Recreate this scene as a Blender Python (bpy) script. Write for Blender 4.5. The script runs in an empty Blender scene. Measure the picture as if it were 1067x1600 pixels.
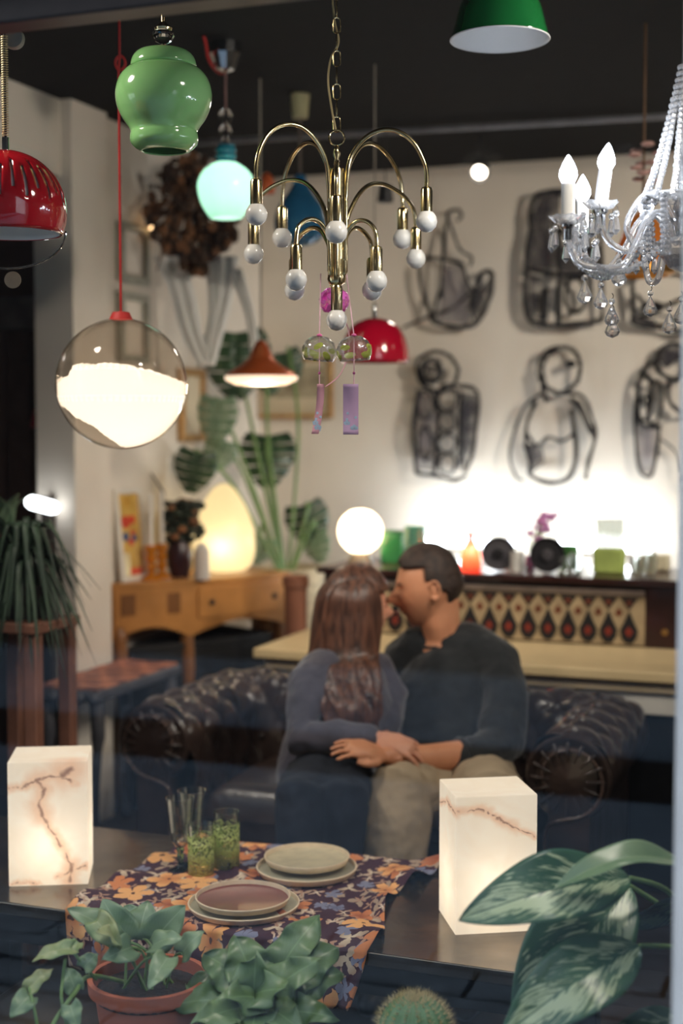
import bpy, math, random
from mathutils import Vector, Matrix, noise
from math import sin, cos, pi, radians, sqrt, exp
random.seed(7)
SC = bpy.context.scene
COL = SC.collection
# ------------------------------------------------------------------ camera
FPX = 2222.0
H = 1.55
YAW, PIT = radians(20.6), radians(-3.5)
cam = bpy.data.objects.new('camera', bpy.data.cameras.new('camera'))
COL.objects.link(cam)
cam.location = (0, 0, H)
cam.rotation_euler = (pi/2 + PIT, 0, YAW)
cam.data.sensor_fit = 'VERTICAL'
cam.data.sensor_height = 36
cam.data.lens = 36*FPX/1600
cam.data.clip_start = .05
cam.data.dof.use_dof = True
cam.data.dof.focus_distance = 2.9
cam.data.dof.aperture_fstop = 1.8
SC.camera = cam
# ------------------------------------------------------------------ world: even dusk sky
w = bpy.data.worlds.new('dusk_sky'); SC.world = w; w.use_nodes = True
bg = w.node_tree.nodes['Background']
bg.inputs[0].default_value = (.80, .88, 1.0, 1); bg.inputs[1].default_value = 2.2
SC.view_settings.view_transform = 'Standard'; SC.view_settings.look = 'None'
SC.view_settings.gamma = 1; SC.view_settings.use_curve_mapping = False
SC.view_settings.exposure = 0.0
SC.cycles.use_denoising = True
SC.cycles.max_bounces = 10; SC.cycles.transparent_max_bounces = 16
SC.cycles.sample_clamp_indirect = 6; SC.cycles.caustics_refractive = False; SC.cycles.caustics_reflective = False
# ------------------------------------------------------------------ measuring helpers
FW = Vector((-sin(YAW)*cos(PIT), cos(YAW)*cos(PIT), sin(PIT)))
RT = Vector((cos(YAW), sin(YAW), 0))
UP = RT.cross(FW)
def ray(x, y): return FW + RT*((x-533.5)/FPX) + UP*((800-y)/FPX)
CAM = Vector((0, 0, H))
def P(x, y, d): return CAM + ray(x, y)*d
def PZ(x, y, z): r = ray(x, y); return CAM + r*((z-H)/r.z)
def PY(x, y, v): r = ray(x, y); return CAM + r*(v/r.y)
def PX(x, y, v): r = ray(x, y); return CAM + r*(v/r.x)
def dep(p): return (Vector(p)-CAM).dot(FW)
RH = RT.copy(); FH = Vector((-sin(YAW), cos(YAW), 0))
def RF(c, r, f, z=0): return Vector(c) + RH*r + FH*f + Vector((0, 0, z))
V = Vector
# ------------------------------------------------------------------ materials
def lin(c):
    return tuple((v/255/12.92 if v/255 <= .04045 else ((v/255+.055)/1.055)**2.4) for v in c) + (1,)
class NT:
    def __init__(s, name):
        s.m = bpy.data.materials.new(name); s.m.use_nodes = True; s.t = s.m.node_tree; s.n = s.t.nodes
        s.b = s.n['Principled BSDF']; s.out = s.n['Material Output']
    def a(s, typ, ins=None, **kw):
        n = s.n.new(typ)
        for k, v in kw.items(): setattr(n, k, v)
        if ins:
            for k, v in ins.items():
                s.set(n.inputs[k], v)
        return n
    def set(s, sock, v):
        if isinstance(v, bpy.types.NodeSocket): s.t.links.new(v, sock)
        elif isinstance(v, bpy.types.Node): s.t.links.new(v.outputs[0], sock)
        else: sock.default_value = v
    def math(s, op, a, b=0, c=0):
        return s.a('ShaderNodeMath', {0: a, 1: b, 2: c}, operation=op).outputs[0]
    def vm(s, op, a, b=(0, 0, 0)):
        n = s.a('ShaderNodeVectorMath', {0: a, 1: b}, operation=op)
        return n.outputs['Value'] if op in ('LENGTH', 'DOT_PRODUCT', 'DISTANCE') else n.outputs[0]
    def mix(s, f, a, b):
        n = s.a('ShaderNodeMix', data_type='RGBA')
        s.set(n.inputs[0], f); s.set(n.inputs[6], a); s.set(n.inputs[7], b)
        return n.outputs[2]
    def ramp(s, f, stops):
        n = s.a('ShaderNodeValToRGB', {0: f}); e = n.color_ramp.elements
        while len(e) < len(stops): e.new(.5)
        for i, (p, c) in enumerate(stops): e[i].position = p; e[i].color = c if len(c) == 4 else (*c, 1)
        return n.outputs[0]
    def noise(s, sc, vec=None, det=3, dist=0):
        n = s.a('ShaderNodeTexNoise', {'Scale': sc, 'Detail': det, 'Distortion': dist})
        if vec is None: vec = s.a('ShaderNodeTexCoord').outputs['Object']
        s.set(n.inputs['Vector'], vec)
        return n.outputs[0]
def pm(name, col, rough=.5, metal=0, var=.18, ns=12, bump=0, bs=60, trans=0, coat=0, sheen=0, ior=1.45, col2=None, vec=None, spec=None):
    k = NT(name); b = k.b; c = lin(col)
    f = k.noise(ns, vec)
    if col2: c1, c2 = c, lin(col2)
    else:
        c1 = tuple(min(1, v*(1-var)) for v in c[:3])+(1,); c2 = tuple(min(1, v*(1+var)) for v in c[:3])+(1,)
    k.set(b.inputs['Base Color'], k.ramp(f, [(.35, c1), (.65, c2)]))
    b.inputs['Roughness'].default_value = rough; b.inputs['Metallic'].default_value = metal
    b.inputs['Transmission Weight'].default_value = trans; b.inputs['IOR'].default_value = ior
    b.inputs['Coat Weight'].default_value = coat; b.inputs['Sheen Weight'].default_value = sheen
    if spec is not None: b.inputs['Specular IOR Level'].default_value = spec
    if bump:
        bn = k.a('ShaderNodeBump', {'Strength': bump, 'Distance': .01, 'Height': k.noise(bs)})
        k.set(b.inputs['Normal'], bn)
    return k.m
def emit(name, col, strength):
    k = NT(name); k.b.inputs['Base Color'].default_value = (*lin(col)[:3], 1)
    k.b.inputs['Emission Color'].default_value = lin(col); k.b.inputs['Emission Strength'].default_value = strength
    return k.m
def transl(name, colsock_fn, mixd=.35, gloss=.06, rough=.2, glow=0):
    """light passing shade: translucent + diffuse + a little gloss"""
    k = NT(name); c = colsock_fn(k) if callable(colsock_fn) else lin(colsock_fn)
    tr = k.a('ShaderNodeBsdfTranslucent', {'Color': c}); di = k.a('ShaderNodeBsdfDiffuse', {'Color': c})
    mx = k.a('ShaderNodeMixShader', {0: mixd, 1: tr, 2: di})
    gl = k.a('ShaderNodeBsdfGlossy', {'Roughness': rough})
    m2 = k.a('ShaderNodeMixShader', {0: gloss, 1: mx, 2: gl})
    if glow: m2 = k.a('ShaderNodeAddShader', {0: m2, 1: k.a('ShaderNodeEmission', {'Color': c, 'Strength': glow})})
    k.set(k.out.inputs[0], m2)
    return k.m
def thin_glass(name, tint=(1, 1, 1), base=.04, rough=0.0, power=5):
    """thin pane: transparent with Schlick-like reflection from both faces"""
    k = NT(name)
    fc = k.a('ShaderNodeLayerWeight', {'Blend': .5}).outputs['Facing']
    f = k.math('ADD', k.math('MULTIPLY', k.math('POWER', fc, power), 1-base), base)
    tr = k.a('ShaderNodeBsdfTransparent', {'Color': (*tint, 1)}); gl = k.a('ShaderNodeBsdfGlossy', {'Roughness': rough})
    k.set(k.out.inputs[0], k.a('ShaderNodeMixShader', {0: f, 1: tr, 2: gl}))
    return k.m
# ------------------------------------------------------------------ mesh builder
class M:
    def __init__(s): s.v = []; s.f = []; s.uv = {}
    def add(s, vs, fs, uvs=None):
        o = len(s.v); s.v += [tuple(p) for p in vs]; s.f += [tuple(i+o for i in f) for f in fs]
        if uvs:
            for i, u in enumerate(uvs): s.uv[o+i] = u
        return s
    def box(s, a, b):
        x0, y0, z0 = a; x1, y1, z1 = b
        return s.add([(x0,y0,z0),(x1,y0,z0),(x1,y1,z0),(x0,y1,z0),(x0,y0,z1),(x1,y0,z1),(x1,y1,z1),(x0,y1,z1)],
                     [(0,3,2,1),(4,5,6,7),(0,1,5,4),(1,2,6,5),(2,3,7,6),(3,0,4,7)])
    def obox(s, c, ax, ay, az):
        c = V(c); ax, ay, az = V(ax), V(ay), V(az)
        vs = [c+ax*i+ay*j+az*k for k in (-1, 1) for i, j in ((-1,-1),(1,-1),(1,1),(-1,1))]
        return s.add(vs, [(0,3,2,1),(4,5,6,7),(0,1,5,4),(1,2,6,5),(2,3,7,6),(3,0,4,7)])
    def prism(s, poly, z0, z1):
        n = len(poly)
        return s.add([(x, y, z0) for x, y in poly]+[(x, y, z1) for x, y in poly],
                     [tuple(range(n))[::-1], tuple(range(n, 2*n))]+[(i, (i+1) % n, n+(i+1) % n, n+i) for i in range(n)])
    def flat(s, pts, nrm, th):
        """polygon in 3-D given thickness"""
        n = len(pts); nv = V(nrm).normalized()*th
        return s.add([V(p) for p in pts]+[V(p)+nv for p in pts],
                     [tuple(range(n))[::-1], tuple(range(n, 2*n))]+[(i, (i+1) % n, n+(i+1) % n, n+i) for i in range(n)])
    def lathe(s, c, prof, seg=32, ax=None, close=False):
        c = V(c)
        if ax is None: e1, e2, e3 = V((1,0,0)), V((0,1,0)), V((0,0,1))
        else:
            e3 = V(ax).normalized(); e1 = e3.orthogonal().normalized(); e2 = e3.cross(e1)
        vs = []; n = len(prof)
        for r, z in prof:
            for k in range(seg):
                a = 2*pi*k/seg; vs.append(c+e1*(r*cos(a))+e2*(r*sin(a))+e3*z)
        fs = []
        for i in range(n-1 if not close else n):
            j = (i+1) % n
            for k in range(seg):
                k2 = (k+1) % seg; fs.append((i*seg+k, i*seg+k2, j*seg+k2, j*seg+k))
        if not close:
            if prof[0][0] > 1e-6: fs.append(tuple(range(seg))[::-1])
            if prof[-1][0] > 1e-6: fs.append(tuple((n-1)*seg+k for k in range(seg)))
        return s.add(vs, fs)
    def shell(s, c, prof, th=.002, seg=32, ax=None):
        """open thin walled surface of revolution with both faces"""
        pr = list(prof); inner = []
        for i, (r, z) in enumerate(pr):
            a = pr[max(0, i-1)]; b = pr[min(len(pr)-1, i+1)]
            t = V((b[0]-a[0], b[1]-a[1], 0)); t = t.normalized() if t.length > 1e-9 else V((1, 0, 0))
            inner.append((max(0.0002, r+t.y*-th), z+t.x*th))
        return s.lathe(c, pr+inner[::-1], seg, ax, close=True)
    def sphere(s, c, r, seg=20, rings=12, sc=(1,1,1), mtx=None):
        vs = []; fs = []
        for i in range(rings+1):
            t = pi*i/rings
            for k in range(seg):
                a = 2*pi*k/seg; p = V((r*sc[0]*sin(t)*cos(a), r*sc[1]*sin(t)*sin(a), r*sc[2]*cos(t)))
                if mtx: p = mtx @ p
                vs.append(V(c)+p)
        for i in range(rings):
            for k in range(seg):
                k2 = (k+1) % seg; fs.append((i*seg+k, (i+1)*seg+k, (i+1)*seg+k2, i*seg+k2))
        return s.add(vs, fs)
    def tube(s, pts, rad, seg=10, closed=False, cap=True, flat=1.0, nrm=None):
        pts = [V(p) for p in pts]; n = len(pts)
        rr = list(rad) if hasattr(rad, '__len__') else [rad]*n
        if cap and not closed and seg >= 8:
            a = (pts[0]-pts[1]).normalized(); b = (pts[-1]-pts[-2]).normalized()
            r0, r1 = rr[0], rr[-1]
            pts = [pts[0]+a*r0*.97, pts[0]+a*r0*.7]+pts+[pts[-1]+b*r1*.7, pts[-1]+b*r1*.97]
            rr = [r0*.2, r0*.7]+rr+[r1*.7, r1*.2]; n += 4
        prev = None; vs = []
        for i in range(n):
            if closed: t = pts[(i+1) % n]-pts[i-1]
            else: t = pts[min(i+1, n-1)]-pts[max(i-1, 0)]
            t = t.normalized() if t.length > 1e-9 else V((0,0,1))
            if prev is None: u = V(nrm) - t*V(nrm).dot(t) if nrm else t.orthogonal()
            else: u = prev - t*prev.dot(t)
            if u.length < 1e-6: u = t.orthogonal()
            u.normalize(); prev = u; q = t.cross(u)
            for k in range(seg):
                a = 2*pi*k/seg; vs.append(pts[i]+u*(rr[i]*cos(a)*flat)+q*(rr[i]*sin(a)))
        fs = []
        for i in range(n if closed else n-1):
            j = (i+1) % n
            for k in range(seg):
                k2 = (k+1) % seg; fs.append((i*seg+k, i*seg+k2, j*seg+k2, j*seg+k))
        if not closed: fs += [tuple(range(seg))[::-1], tuple((n-1)*seg+k for k in range(seg))]
        return s.add(vs, fs)
    def grid(s, fn, nu, nv):
        vs = []; uv = []
        for j in range(nv+1):
            for i in range(nu+1):
                u, v_ = i/nu, j/nv; vs.append(fn(u, v_)); uv.append((u, v_))
        fs = [(j*(nu+1)+i, j*(nu+1)+i+1, (j+1)*(nu+1)+i+1, (j+1)*(nu+1)+i) for j in range(nv) for i in range(nu)]
        return s.add(vs, fs, uv)
WL = {}
def thing(name, label, cat, loc, group=None, parent=None):
    o = bpy.data.objects.new(name, None); COL.objects.link(o); o.empty_display_size = .05
    o.location = loc; WL[o] = V(loc); tag(o, label, cat, group)
    return o
def tag(o, label=None, cat=None, group=None, kind=None):
    if label: o['label'] = label
    if cat: o['category'] = cat
    if group: o['group'] = group
    if kind: o['kind'] = kind
    return o
def ob(name, m, mt, parent=None, smooth=38, bevel=0, solid=0, sub=0, remesh=0, loc=None, wrinkle=0, recalc=True, label=None):
    base = WL[parent] if parent is not None else (V(loc) if loc is not None else V((0, 0, 0)))
    me = bpy.data.meshes.new(name)
    me.from_pydata([tuple(V(p)-base) for p in m.v], [], m.f)
    if m.uv:
        ul = me.uv_layers.new(name='UVMap')
        for l in me.loops: ul.data[l.index].uv = m.uv.get(l.vertex_index, (0, 0))
    if recalc:
        import bmesh
        bm = bmesh.new(); bm.from_mesh(me); bmesh.ops.recalc_face_normals(bm, faces=bm.faces); bm.to_mesh(me); bm.free()
    if smooth:
        me.shade_smooth()
        if smooth < 180 and not remesh: me.set_sharp_from_angle(angle=radians(smooth))
    me.materials.append(mt)
    o = bpy.data.objects.new(name, me); COL.objects.link(o)
    if parent is not None: o.parent = parent; WL[o] = base
    else: o.location = base; WL[o] = base
    if remesh:
        r = o.modifiers.new('r', 'REMESH'); r.mode = 'VOXEL'; r.voxel_size = remesh; r.use_smooth_shade = True
        q = o.modifiers.new('s', 'SMOOTH'); q.iterations = 4; q.factor = .5
    if wrinkle:
        tx = bpy.data.textures.new(name, 'CLOUDS'); tx.noise_scale = .07
        d = o.modifiers.new('d', 'DISPLACE'); d.texture = tx; d.strength = wrinkle; d.mid_level = .5
    if bevel:
        b = o.modifiers.new('b', 'BEVEL'); b.width = bevel; b.segments = 2; b.limit_method = 'ANGLE'
    if solid:
        q = o.modifiers.new('t', 'SOLIDIFY'); q.thickness = solid; q.offset = 0
    if sub:
        q = o.modifiers.new('u', 'SUBSURF'); q.levels = sub; q.render_levels = sub
    if label: o['label'] = label
    return o
def struct(name, m, mt, parent=None, **kw):
    o = ob(name, m, mt, parent, **kw)
    if parent is None: o['kind'] = 'structure'
    return o
def pt_light(parent, loc, watts, col, size=.02, name='bulb_light'):
    L = bpy.data.lights.new(name, 'POINT'); L.energy = watts; L.color = col; L.shadow_soft_size = size
    o = bpy.data.objects.new(name, L); COL.objects.link(o); o.parent = parent; o.location = V(loc)-WL[parent]
    return o
def spline(pts, n=8):
    pts = [V(p) for p in pts]; out = []
    for i in range(len(pts)-1):
        p0 = pts[max(0, i-1)]; p1 = pts[i]; p2 = pts[i+1]; p3 = pts[min(len(pts)-1, i+2)]
        for k in range(n):
            t = k/n
            out.append(.5*((2*p1)+(p2-p0)*t+(2*p0-5*p1+4*p2-p3)*t*t+(3*p1-p0-3*p2+p3)*t**3))
    out.append(pts[-1]); return out
def lerp(a, b, t): return a+(b-a)*t
WARM = (1, .72, .42); NEUT = (1, .90, .78); COOL = (.85, .93, 1)
CEIL = 2.75; XL = -2.85; YB = 6.45; YG = 2.0; TZ = .45
# ================================================================== SETTING
mt_wall = pm('wall_plaster', (226, 216, 202), .85, var=.04, ns=3, bump=.08, bs=40)
mt_ceil = pm('ceiling_black', (14, 12, 10), .85, var=.2, spec=.2)
mt_floor = pm('floor_dark', (52, 42, 36), .45, var=.2, ns=6)
mt_dark = pm('dark_paint', (34, 27, 25), .45, var=.15, ns=30)
mt_facade = pm('facade_dark', (40, 36, 36), .8, var=.2)
mt_facade2 = pm('facade_stone', (62, 58, 56), .8, var=.2)
mt_road = pm('road_asphalt', (122, 142, 162), .7, var=.12, ns=5, bump=.3)
mt_strip_black = pm('strip_black', (8, 8, 9), .8)
mt_paver = pm('paver_stone', (150, 168, 184), .65, var=.2, ns=9, bump=.3, bs=30)
mt_joint = pm('paver_joint', (80, 78, 72), .9)
mt_jamb = pm('jamb_paint', (228, 226, 222), .6, var=.06, ns=9)
mt_sideroom = pm('side_room_wall', (112, 84, 70), .8, var=.2, ns=4)
XR, YP = 2.2, 2.6
# interior floor: planks laid on a slab
struct('floor', M().box((-5.2, YG+.04, -.12), (XR, YB+.1, -.012)), mt_joint)
fl = bpy.data.objects['floor']
pmesh = None
for i in range(34):
    y0 = 2.06+i*.13
    off = (i*.37) % 1.2
    for j in range(5):
        x0 = -5.1+j*1.5-off+.6*(i % 2)
        x0, x1 = max(-5.1, x0), min(XR, x0+1.494)
        if x1-x0 < .2 or j > 4: continue
        if x1-x0 > 1.49:
            if pmesh is None:
                o = ob('plank', M().box((0, 0, -.012), (1.494, .125, 0)), mt_floor, fl, bevel=0); pmesh = o.data
            else:
                o = bpy.data.objects.new('plank', pmesh); COL.objects.link(o); o.parent = fl
            o.location = (x0, y0, 0)
        else: ob('plank', M().box((x0, y0, -.012), (x1, y0+.125, 0)), mt_floor, fl)
struct('ceiling', M().box((-5.2, YG-.06, CEIL), (XR, YB+.1, CEIL+.1)), mt_ceil)
struct('wall_back', M().box((-5.2, YB, -.05), (XR, YB+.1, CEIL)), mt_wall)
zt = PX(98, 276, XL).z; yo = PX(99, 600, XL).y; yp = PX(155, 600, XL).y
m = M().box((XL-.12, yo, 0), (XL, YB, CEIL)).box((XL-.12, 2.1, zt), (XL, yo, CEIL))
struct('wall_left', m, mt_wall)
struct('trim_1', M().box((XL, yo, 0), (XL+.045, yp, CEIL)), mt_wall)
struct('wall_right', M().box((XR, YG-.06, -.05), (XR+.1, YB+.1, CEIL)), mt_wall)
# small dark side room seen through the opening
struct('wall_side_room', M().box((-5.2, 2.1, -.05), (-5.1, YB, CEIL)), mt_sideroom)
struct('trim_2', M().box((-5.0, yo+.35, 0), (XL-.13, yo+.45, CEIL)), mt_sideroom)
a = PY(10, 465, yo+.28); b = PY(90, 512, yo+.28)
struct('trim_3', M().box((-5.0, yo+.26, b.z), (XL-.13, yo+.345, a.z)), pm('beam_grey', (120, 108, 98), .7))
a = PY(30, 700, yo+.28)
struct('trim_4', M().box((a.x-.05, yo+.28, 0), (a.x+.05, yo+.345, b.z-.01)), pm('side_post_brown', (92, 66, 52), .6))
# shop front
XJ = PY(1061, 700, YG-.16).x+.012; ZH = 1.55+.703*YG/2.2; XW = -3.1
struct('wall_front', M().box((XJ+.0, YG-.14, -.05), (XR, YG+.06, 7.5)).box((-8, YG-.10, -.05), (XW, YG+.06, 7.5)).box((XW, YG-.10, 2.6), (XJ, YG+.06, 7.5)), mt_facade)
struct('wall_front_lower', M().box((XW, YG-.06, -.05), (XJ, YG+.05, .22)), mt_facade2)
win = bpy.data.objects.new('window_1', None); COL.objects.link(win); WL[win] = V((0, 0, 0)); win['kind'] = 'structure'
ob('glass', M().box((XW, YG-.003, .22), (XJ-.02, YG+.003, ZH+.02)), thin_glass('shop_glass', (.985, .99, .985), .040), win, smooth=0)
ob('frame_header', M().box((XW, YG-.055, ZH+.065), (XJ, YG+.06, 2.6)).box((XW, YG-.03, ZH), (XJ, YG+.03, ZH+.065)), mt_dark, win, bevel=.004)
ob('frame_blue_reflection', M().box((XW, YG-.062, ZH+.062), (XJ, YG-.05, ZH+.07)), pm('reflection_blue', (70, 84, 110), .3, .6), win)  # blue strip put in as the line reflected on the header
ob('frame_post', M().box((XJ-.012, YG-.16, .22), (XJ+.12, YG+.0, 7.0)), mt_jamb, win, bevel=.006)
ob('frame_sill', M().box((XW, YG-.06, .2), (XJ, YG+.045, .24)), mt_dark, win, bevel=.004)
struct('trim_5', M().box((XJ-.018, YG-.2, -.02), (XJ+.3, YG-.02, .62)), pm('plinth_stone', (150, 142, 134), .8, var=.3, ns=14, bump=.4), bevel=.01)
# the street behind the camera, mirrored by the glass
struct('pavement', M().box((-9, -.05, -.12), (7, YG+.04, -.03)), mt_joint)
pv = bpy.data.objects['pavement']; d0 = None
for i in range(11):
    for j in range(26):
        x = -5.2+j*.335+(i % 2)*.16; y = -.02+i*.185
        if d0 is None:
            o = ob('paving_stone', M().box((0, 0, -.03), (.318, .168, 0)), mt_paver, pv, bevel=.008); d0 = o
        else:
            o = d0.copy(); COL.objects.link(o)
        o.location = (x, y, random.uniform(-.004, .002))
struct('road', M().box((-9, -1.9, -.12), (7, -.05, -.02)), mt_road)
struct('street_dark_strip', M().box((-9, -2.62, -.12), (7, -1.9, -.01)), mt_strip_black)  # near-black strip of ground, mirrored as a dark band
struct('pavement_far', M().box((-9, -4.5, -.12), (7, -2.62, .0)), mt_road)
struct('wall_opposite', M().box((-9, -4.7, -.1), (7, -4.5, 6.5)), mt_facade)
for i in range(5):
    x = -7.4+i*2.8
    o = struct('window_%d' % (i+2), M().box((x, -4.53, 1.0), (x+1.3, -4.47, 2.7)), pm('far_window_frame', (40, 38, 40), .5))
    ob('window_pane', M().box((x+.08, -4.475, 1.08), (x+.61, -4.46, 2.62)).box((x+.69, -4.475, 1.08), (x+1.22, -4.46, 2.62)), pm('far_window_glass', (20, 22, 26), .1), o)
# faint pipe along the ceiling
a = PZ(667, 203, CEIL-.03); b = PZ(1060, 181, CEIL-.03)
mt_pipe = pm('pipe_grey', (120, 120, 125), .4, .3)
dr = (b-a)
struct('trim_6', M().tube([a-dr*1.5, b+dr*.8], .012), mt_pipe)
# ================================================================== TABLE
mt_steel = pm('blackened_steel', (112, 102, 88), .17, .85, var=.3, ns=7, bump=.05, bs=25)
mt_tleg = pm('table_leg_black', (24, 24, 27), .4, .3)
TX0, TX1, TY0, TY1 = -2.3, -.52, 2.745, 3.36
t = thing('coffee_table', 'long low dark steel topped table in front of the couple', 'table', ((TX0+TX1)/2, 3.05, 0))
ob('tabletop', M().box((TX0, TY0, TZ-.03), (TX1, TY1, TZ)), mt_steel, t, bevel=.003)
ob('apron', M().box((TX0+.03, TY0+.02, TZ-.10), (TX1-.03, TY0+.045, TZ-.03)).box((TX0+.03, TY1-.045, TZ-.10), (TX1-.03, TY1-.02, TZ-.03)), mt_tleg, t, bevel=.002)
for x in (TX0+.06, -1.63, TX1-.1):
    for y in (TY0+.05, TY1-.05):
        ob('leg', M().box((x-.03, y-.03, 0), (x+.03, y+.03, TZ-.03)), mt_tleg, t, bevel=.003)
# ---- flowered cloth : print is flat colour, folds are geometry
def cloth_mat():
    k = NT('flowered_cotton')
    uv = k.a('ShaderNodeTexCoord').outputs['UV']
    wob = k.vm('SCALE', k.vm('SUBTRACT', k.a('ShaderNodeTexNoise', {'Vector': uv, 'Scale': 30.0}).outputs[1], (.5, .5, .5)))
    k.n[wob.node.name].inputs['Scale'].default_value = .035
    uvw = k.vm('ADD', uv, wob)
    col = lin((62, 28, 44))
    def cell(scale, off, rnd=.8):
        v = k.vm('ADD', k.vm('MULTIPLY', uvw, (scale, scale, 0)), (off, off*1.7, 0))
        vo = k.a('ShaderNodeTexVoronoi', {'Vector': v, 'Scale': 1.0, 'Randomness': rnd}, voronoi_dimensions='2D')
        d = k.vm('SUBTRACT', v, vo.outputs['Position'])
        s = k.a('ShaderNodeSeparateXYZ', {0: d}); c = k.a('ShaderNodeSeparateColor', {0: vo.outputs['Color']})
        return s.outputs[0], s.outputs[1], k.vm('LENGTH', d), c
    def leaves(scale, off, n, R, wdt, c1, c2, dens, base):
        x, y, r, c = cell(scale, off, .9)
        ang = k.math('ADD', k.math('ARCTAN2', y, x), k.math('MULTIPLY', c.outputs[0], 6.28))
        pet = k.math('ABSOLUTE', k.math('SINE', k.math('MULTIPLY', ang, n/2)))
        pet = k.math('POWER', pet, wdt)
        lim = k.math('MULTIPLY', k.math('ADD', k.math('MULTIPLY', pet, .85), .12), R)
        m = k.math('LESS_THAN', r, lim)
        m = k.math('MULTIPLY', m, k.math('LESS_THAN', c.outputs[1], dens))
        shade = k.math('DIVIDE', r, R)
        cc = k.mix(k.math('MULTIPLY', shade, 1.2), lin(c1), lin(c2))
        cc2 = k.mix(k.math('GREATER_THAN', c.outputs[2], .6), cc, lin(c2))
        out = k.mix(m, base, cc2)
        return out, r, c, dens
    col, *_ = leaves(11, 3.1, 3, .46, 2.5, (220, 200, 172), (170, 146, 124), .85, col)
    col, *_ = leaves(15, 8.7, 4, .44, 3.5, (232, 214, 190), (176, 136, 112), .75, col)
    col, *_ = leaves(11, 6.2, 5, .36, .5, (92, 96, 124), (126, 128, 150), .28, col)
    col, *_ = leaves(8.5, 12.9, 5, .44, .45, (150, 78, 52), (206, 128, 78), .42, col)
    col, r, c, dens = leaves(6.6, 1.3, 5, .45, .4, (190, 108, 58), (238, 176, 112), .38, col)
    cen = k.math('MULTIPLY', k.math('LESS_THAN', r, .06), k.math('LESS_THAN', c.outputs[1], dens))
    col = k.mix(cen, col, lin((80, 46, 36)))
    k.set(k.b.inputs['Base Color'], col); k.b.inputs['Roughness'].default_value = .85
    bn = k.a('ShaderNodeBump', {'Strength': .15, 'Distance': .002, 'Height': k.noise(400)}); k.set(k.b.inputs['Normal'], bn)
    return k.m
CX0, CX1 = -1.69, -1.0
def cloth_fn(u, v):
    # v 0 = lower hem of the front drop, 1 = far hem ; u along X
    s = -.13+v*.84
    x = lerp(CX0, CX1, u)+.02*sin(v*6)*(u-.5)+.03*max(0, v-.75)*(1 if u < .5 else -2)
    if u > .9: x += .03*sin(v*9)*(u-.9)*10
    z = TZ+.004
    if s < 0:
        y = TY0-.006-.012*abs(sin(u*23))*min(1, -s*20); z = TZ+.004+s
        x += .01*sin(u*30)
    else:
        y = TY0+s*1.0
        if y > TY1: z -= (y-TY1); y = TY1+.006+.008*sin(u*25)
    if s >= 0 and y < TY1:
        e = max(0, (u-.84)/.16); el = max(0, (.14-u)/.14)
        n = noise.noise(V((x*5, y*5, 1.3)))
        z += max(0, .006*n+.003) + e*.026*(.45+.55*sin(y*34+x*25)) + el*.016*(.5+.5*sin(y*40+2))
        z += .010*exp(-((x+1.25+(y-2.9)*.9)/.018)**2)
    return (x, y, z)
cl = ob('tablecloth', M().grid(cloth_fn, 110, 110), cloth_mat(), solid=.0012, smooth=180, loc=(-1.35, 3.05, TZ))
tag(cl, 'plum tablecloth printed with orange, blue and cream flowers on the dark table', 'tablecloth')
# ---- plates
mt_clay = pm('plate_rim_clay', (236, 216, 184), .55, var=.06, ns=40, bump=.05, bs=200)
mt_sage = pm('glaze_sage', (192, 180, 148), .35, var=.10, ns=30)
mt_rim2 = pm('glaze_grey_green', (176, 172, 148), .35, var=.1, ns=30)
mt_plum = pm('glaze_plum', (120, 60, 58), .3, var=.12, ns=20, coat=.3)
def plate(px, py, z, wpx, label, glaze, hgt=.02):
    c = PZ(px, py, z+hgt); r = wpx/2/FPX*dep(c); c.z = z
    t = thing('plate', label, 'plate', c, 'stoneware plates on the flowered cloth')
    ob('body', M().lathe(c, [(0, 0), (r*.82, 0), (r*.95, hgt*.25), (r, hgt*.9), (r*.992, hgt), (r*.975, hgt), (r*.955, hgt*.45), (r*.90, hgt*.34), (0, hgt*.30)], 64), mt_clay, t, smooth=50)
    ob('glazed_well', M().lathe(c, [(0, hgt*.30), (r*.90, hgt*.34), (r*.955, hgt*.46), (r*.958, hgt*.5), (r*.90, hgt*.42), (0, hgt*.38)], 64), glaze, t, smooth=50)
    return c, r
plate(479, 1352, TZ+.008, 158, 'wide grey-green dinner plate under the sage side plate, by the drinking glasses', mt_rim2)
plate(479.5, 1336, TZ+.026, 134, 'sage beige side plate stacked on the far dinner plate', mt_sage)
plate(381, 1408, TZ+.008, 175, 'wide cream dinner plate under the plum glazed plate', mt_rim2, .018)
plate(379.5, 1398, TZ+.024, 149, 'plum glazed side plate stacked at the front of the cloth', mt_plum, .018)
# ---- glasses
mt_glass = pm('clear_glass', (255, 255, 255), .02, var=0, trans=1, ior=1.45)
mt_greenglass = pm('green_glass_stem', (150, 215, 180), .02, var=.0, trans=1, ior=1.45)
k = NT('green_flower_print'); co = k.a('ShaderNodeTexCoord').outputs['Object']; zz_ = k.a('ShaderNodeSeparateXYZ', {0: co}).outputs[2]
vo = k.a('ShaderNodeTexVoronoi', {'Vector': co, 'Scale': 62.0}, feature='DISTANCE_TO_EDGE').outputs[0]
wv = k.a('ShaderNodeTexNoise', {'Vector': co, 'Scale': 46.0, 'Detail': 1.0, 'Distortion': 2.5}).outputs[0]
hi_ = k.a('ShaderNodeMapRange', {0: zz_, 1: .035, 2: .115, 3: .66, 4: .34}).outputs[0]
lines_ = k.math('LESS_THAN', k.math('ABSOLUTE', k.math('SUBTRACT', wv, .5)), .035)
f_ = k.math('MAXIMUM', k.math('LESS_THAN', wv, hi_), lines_)
f_ = k.math('MULTIPLY', f_, k.math('GREATER_THAN', vo, .04))
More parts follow.
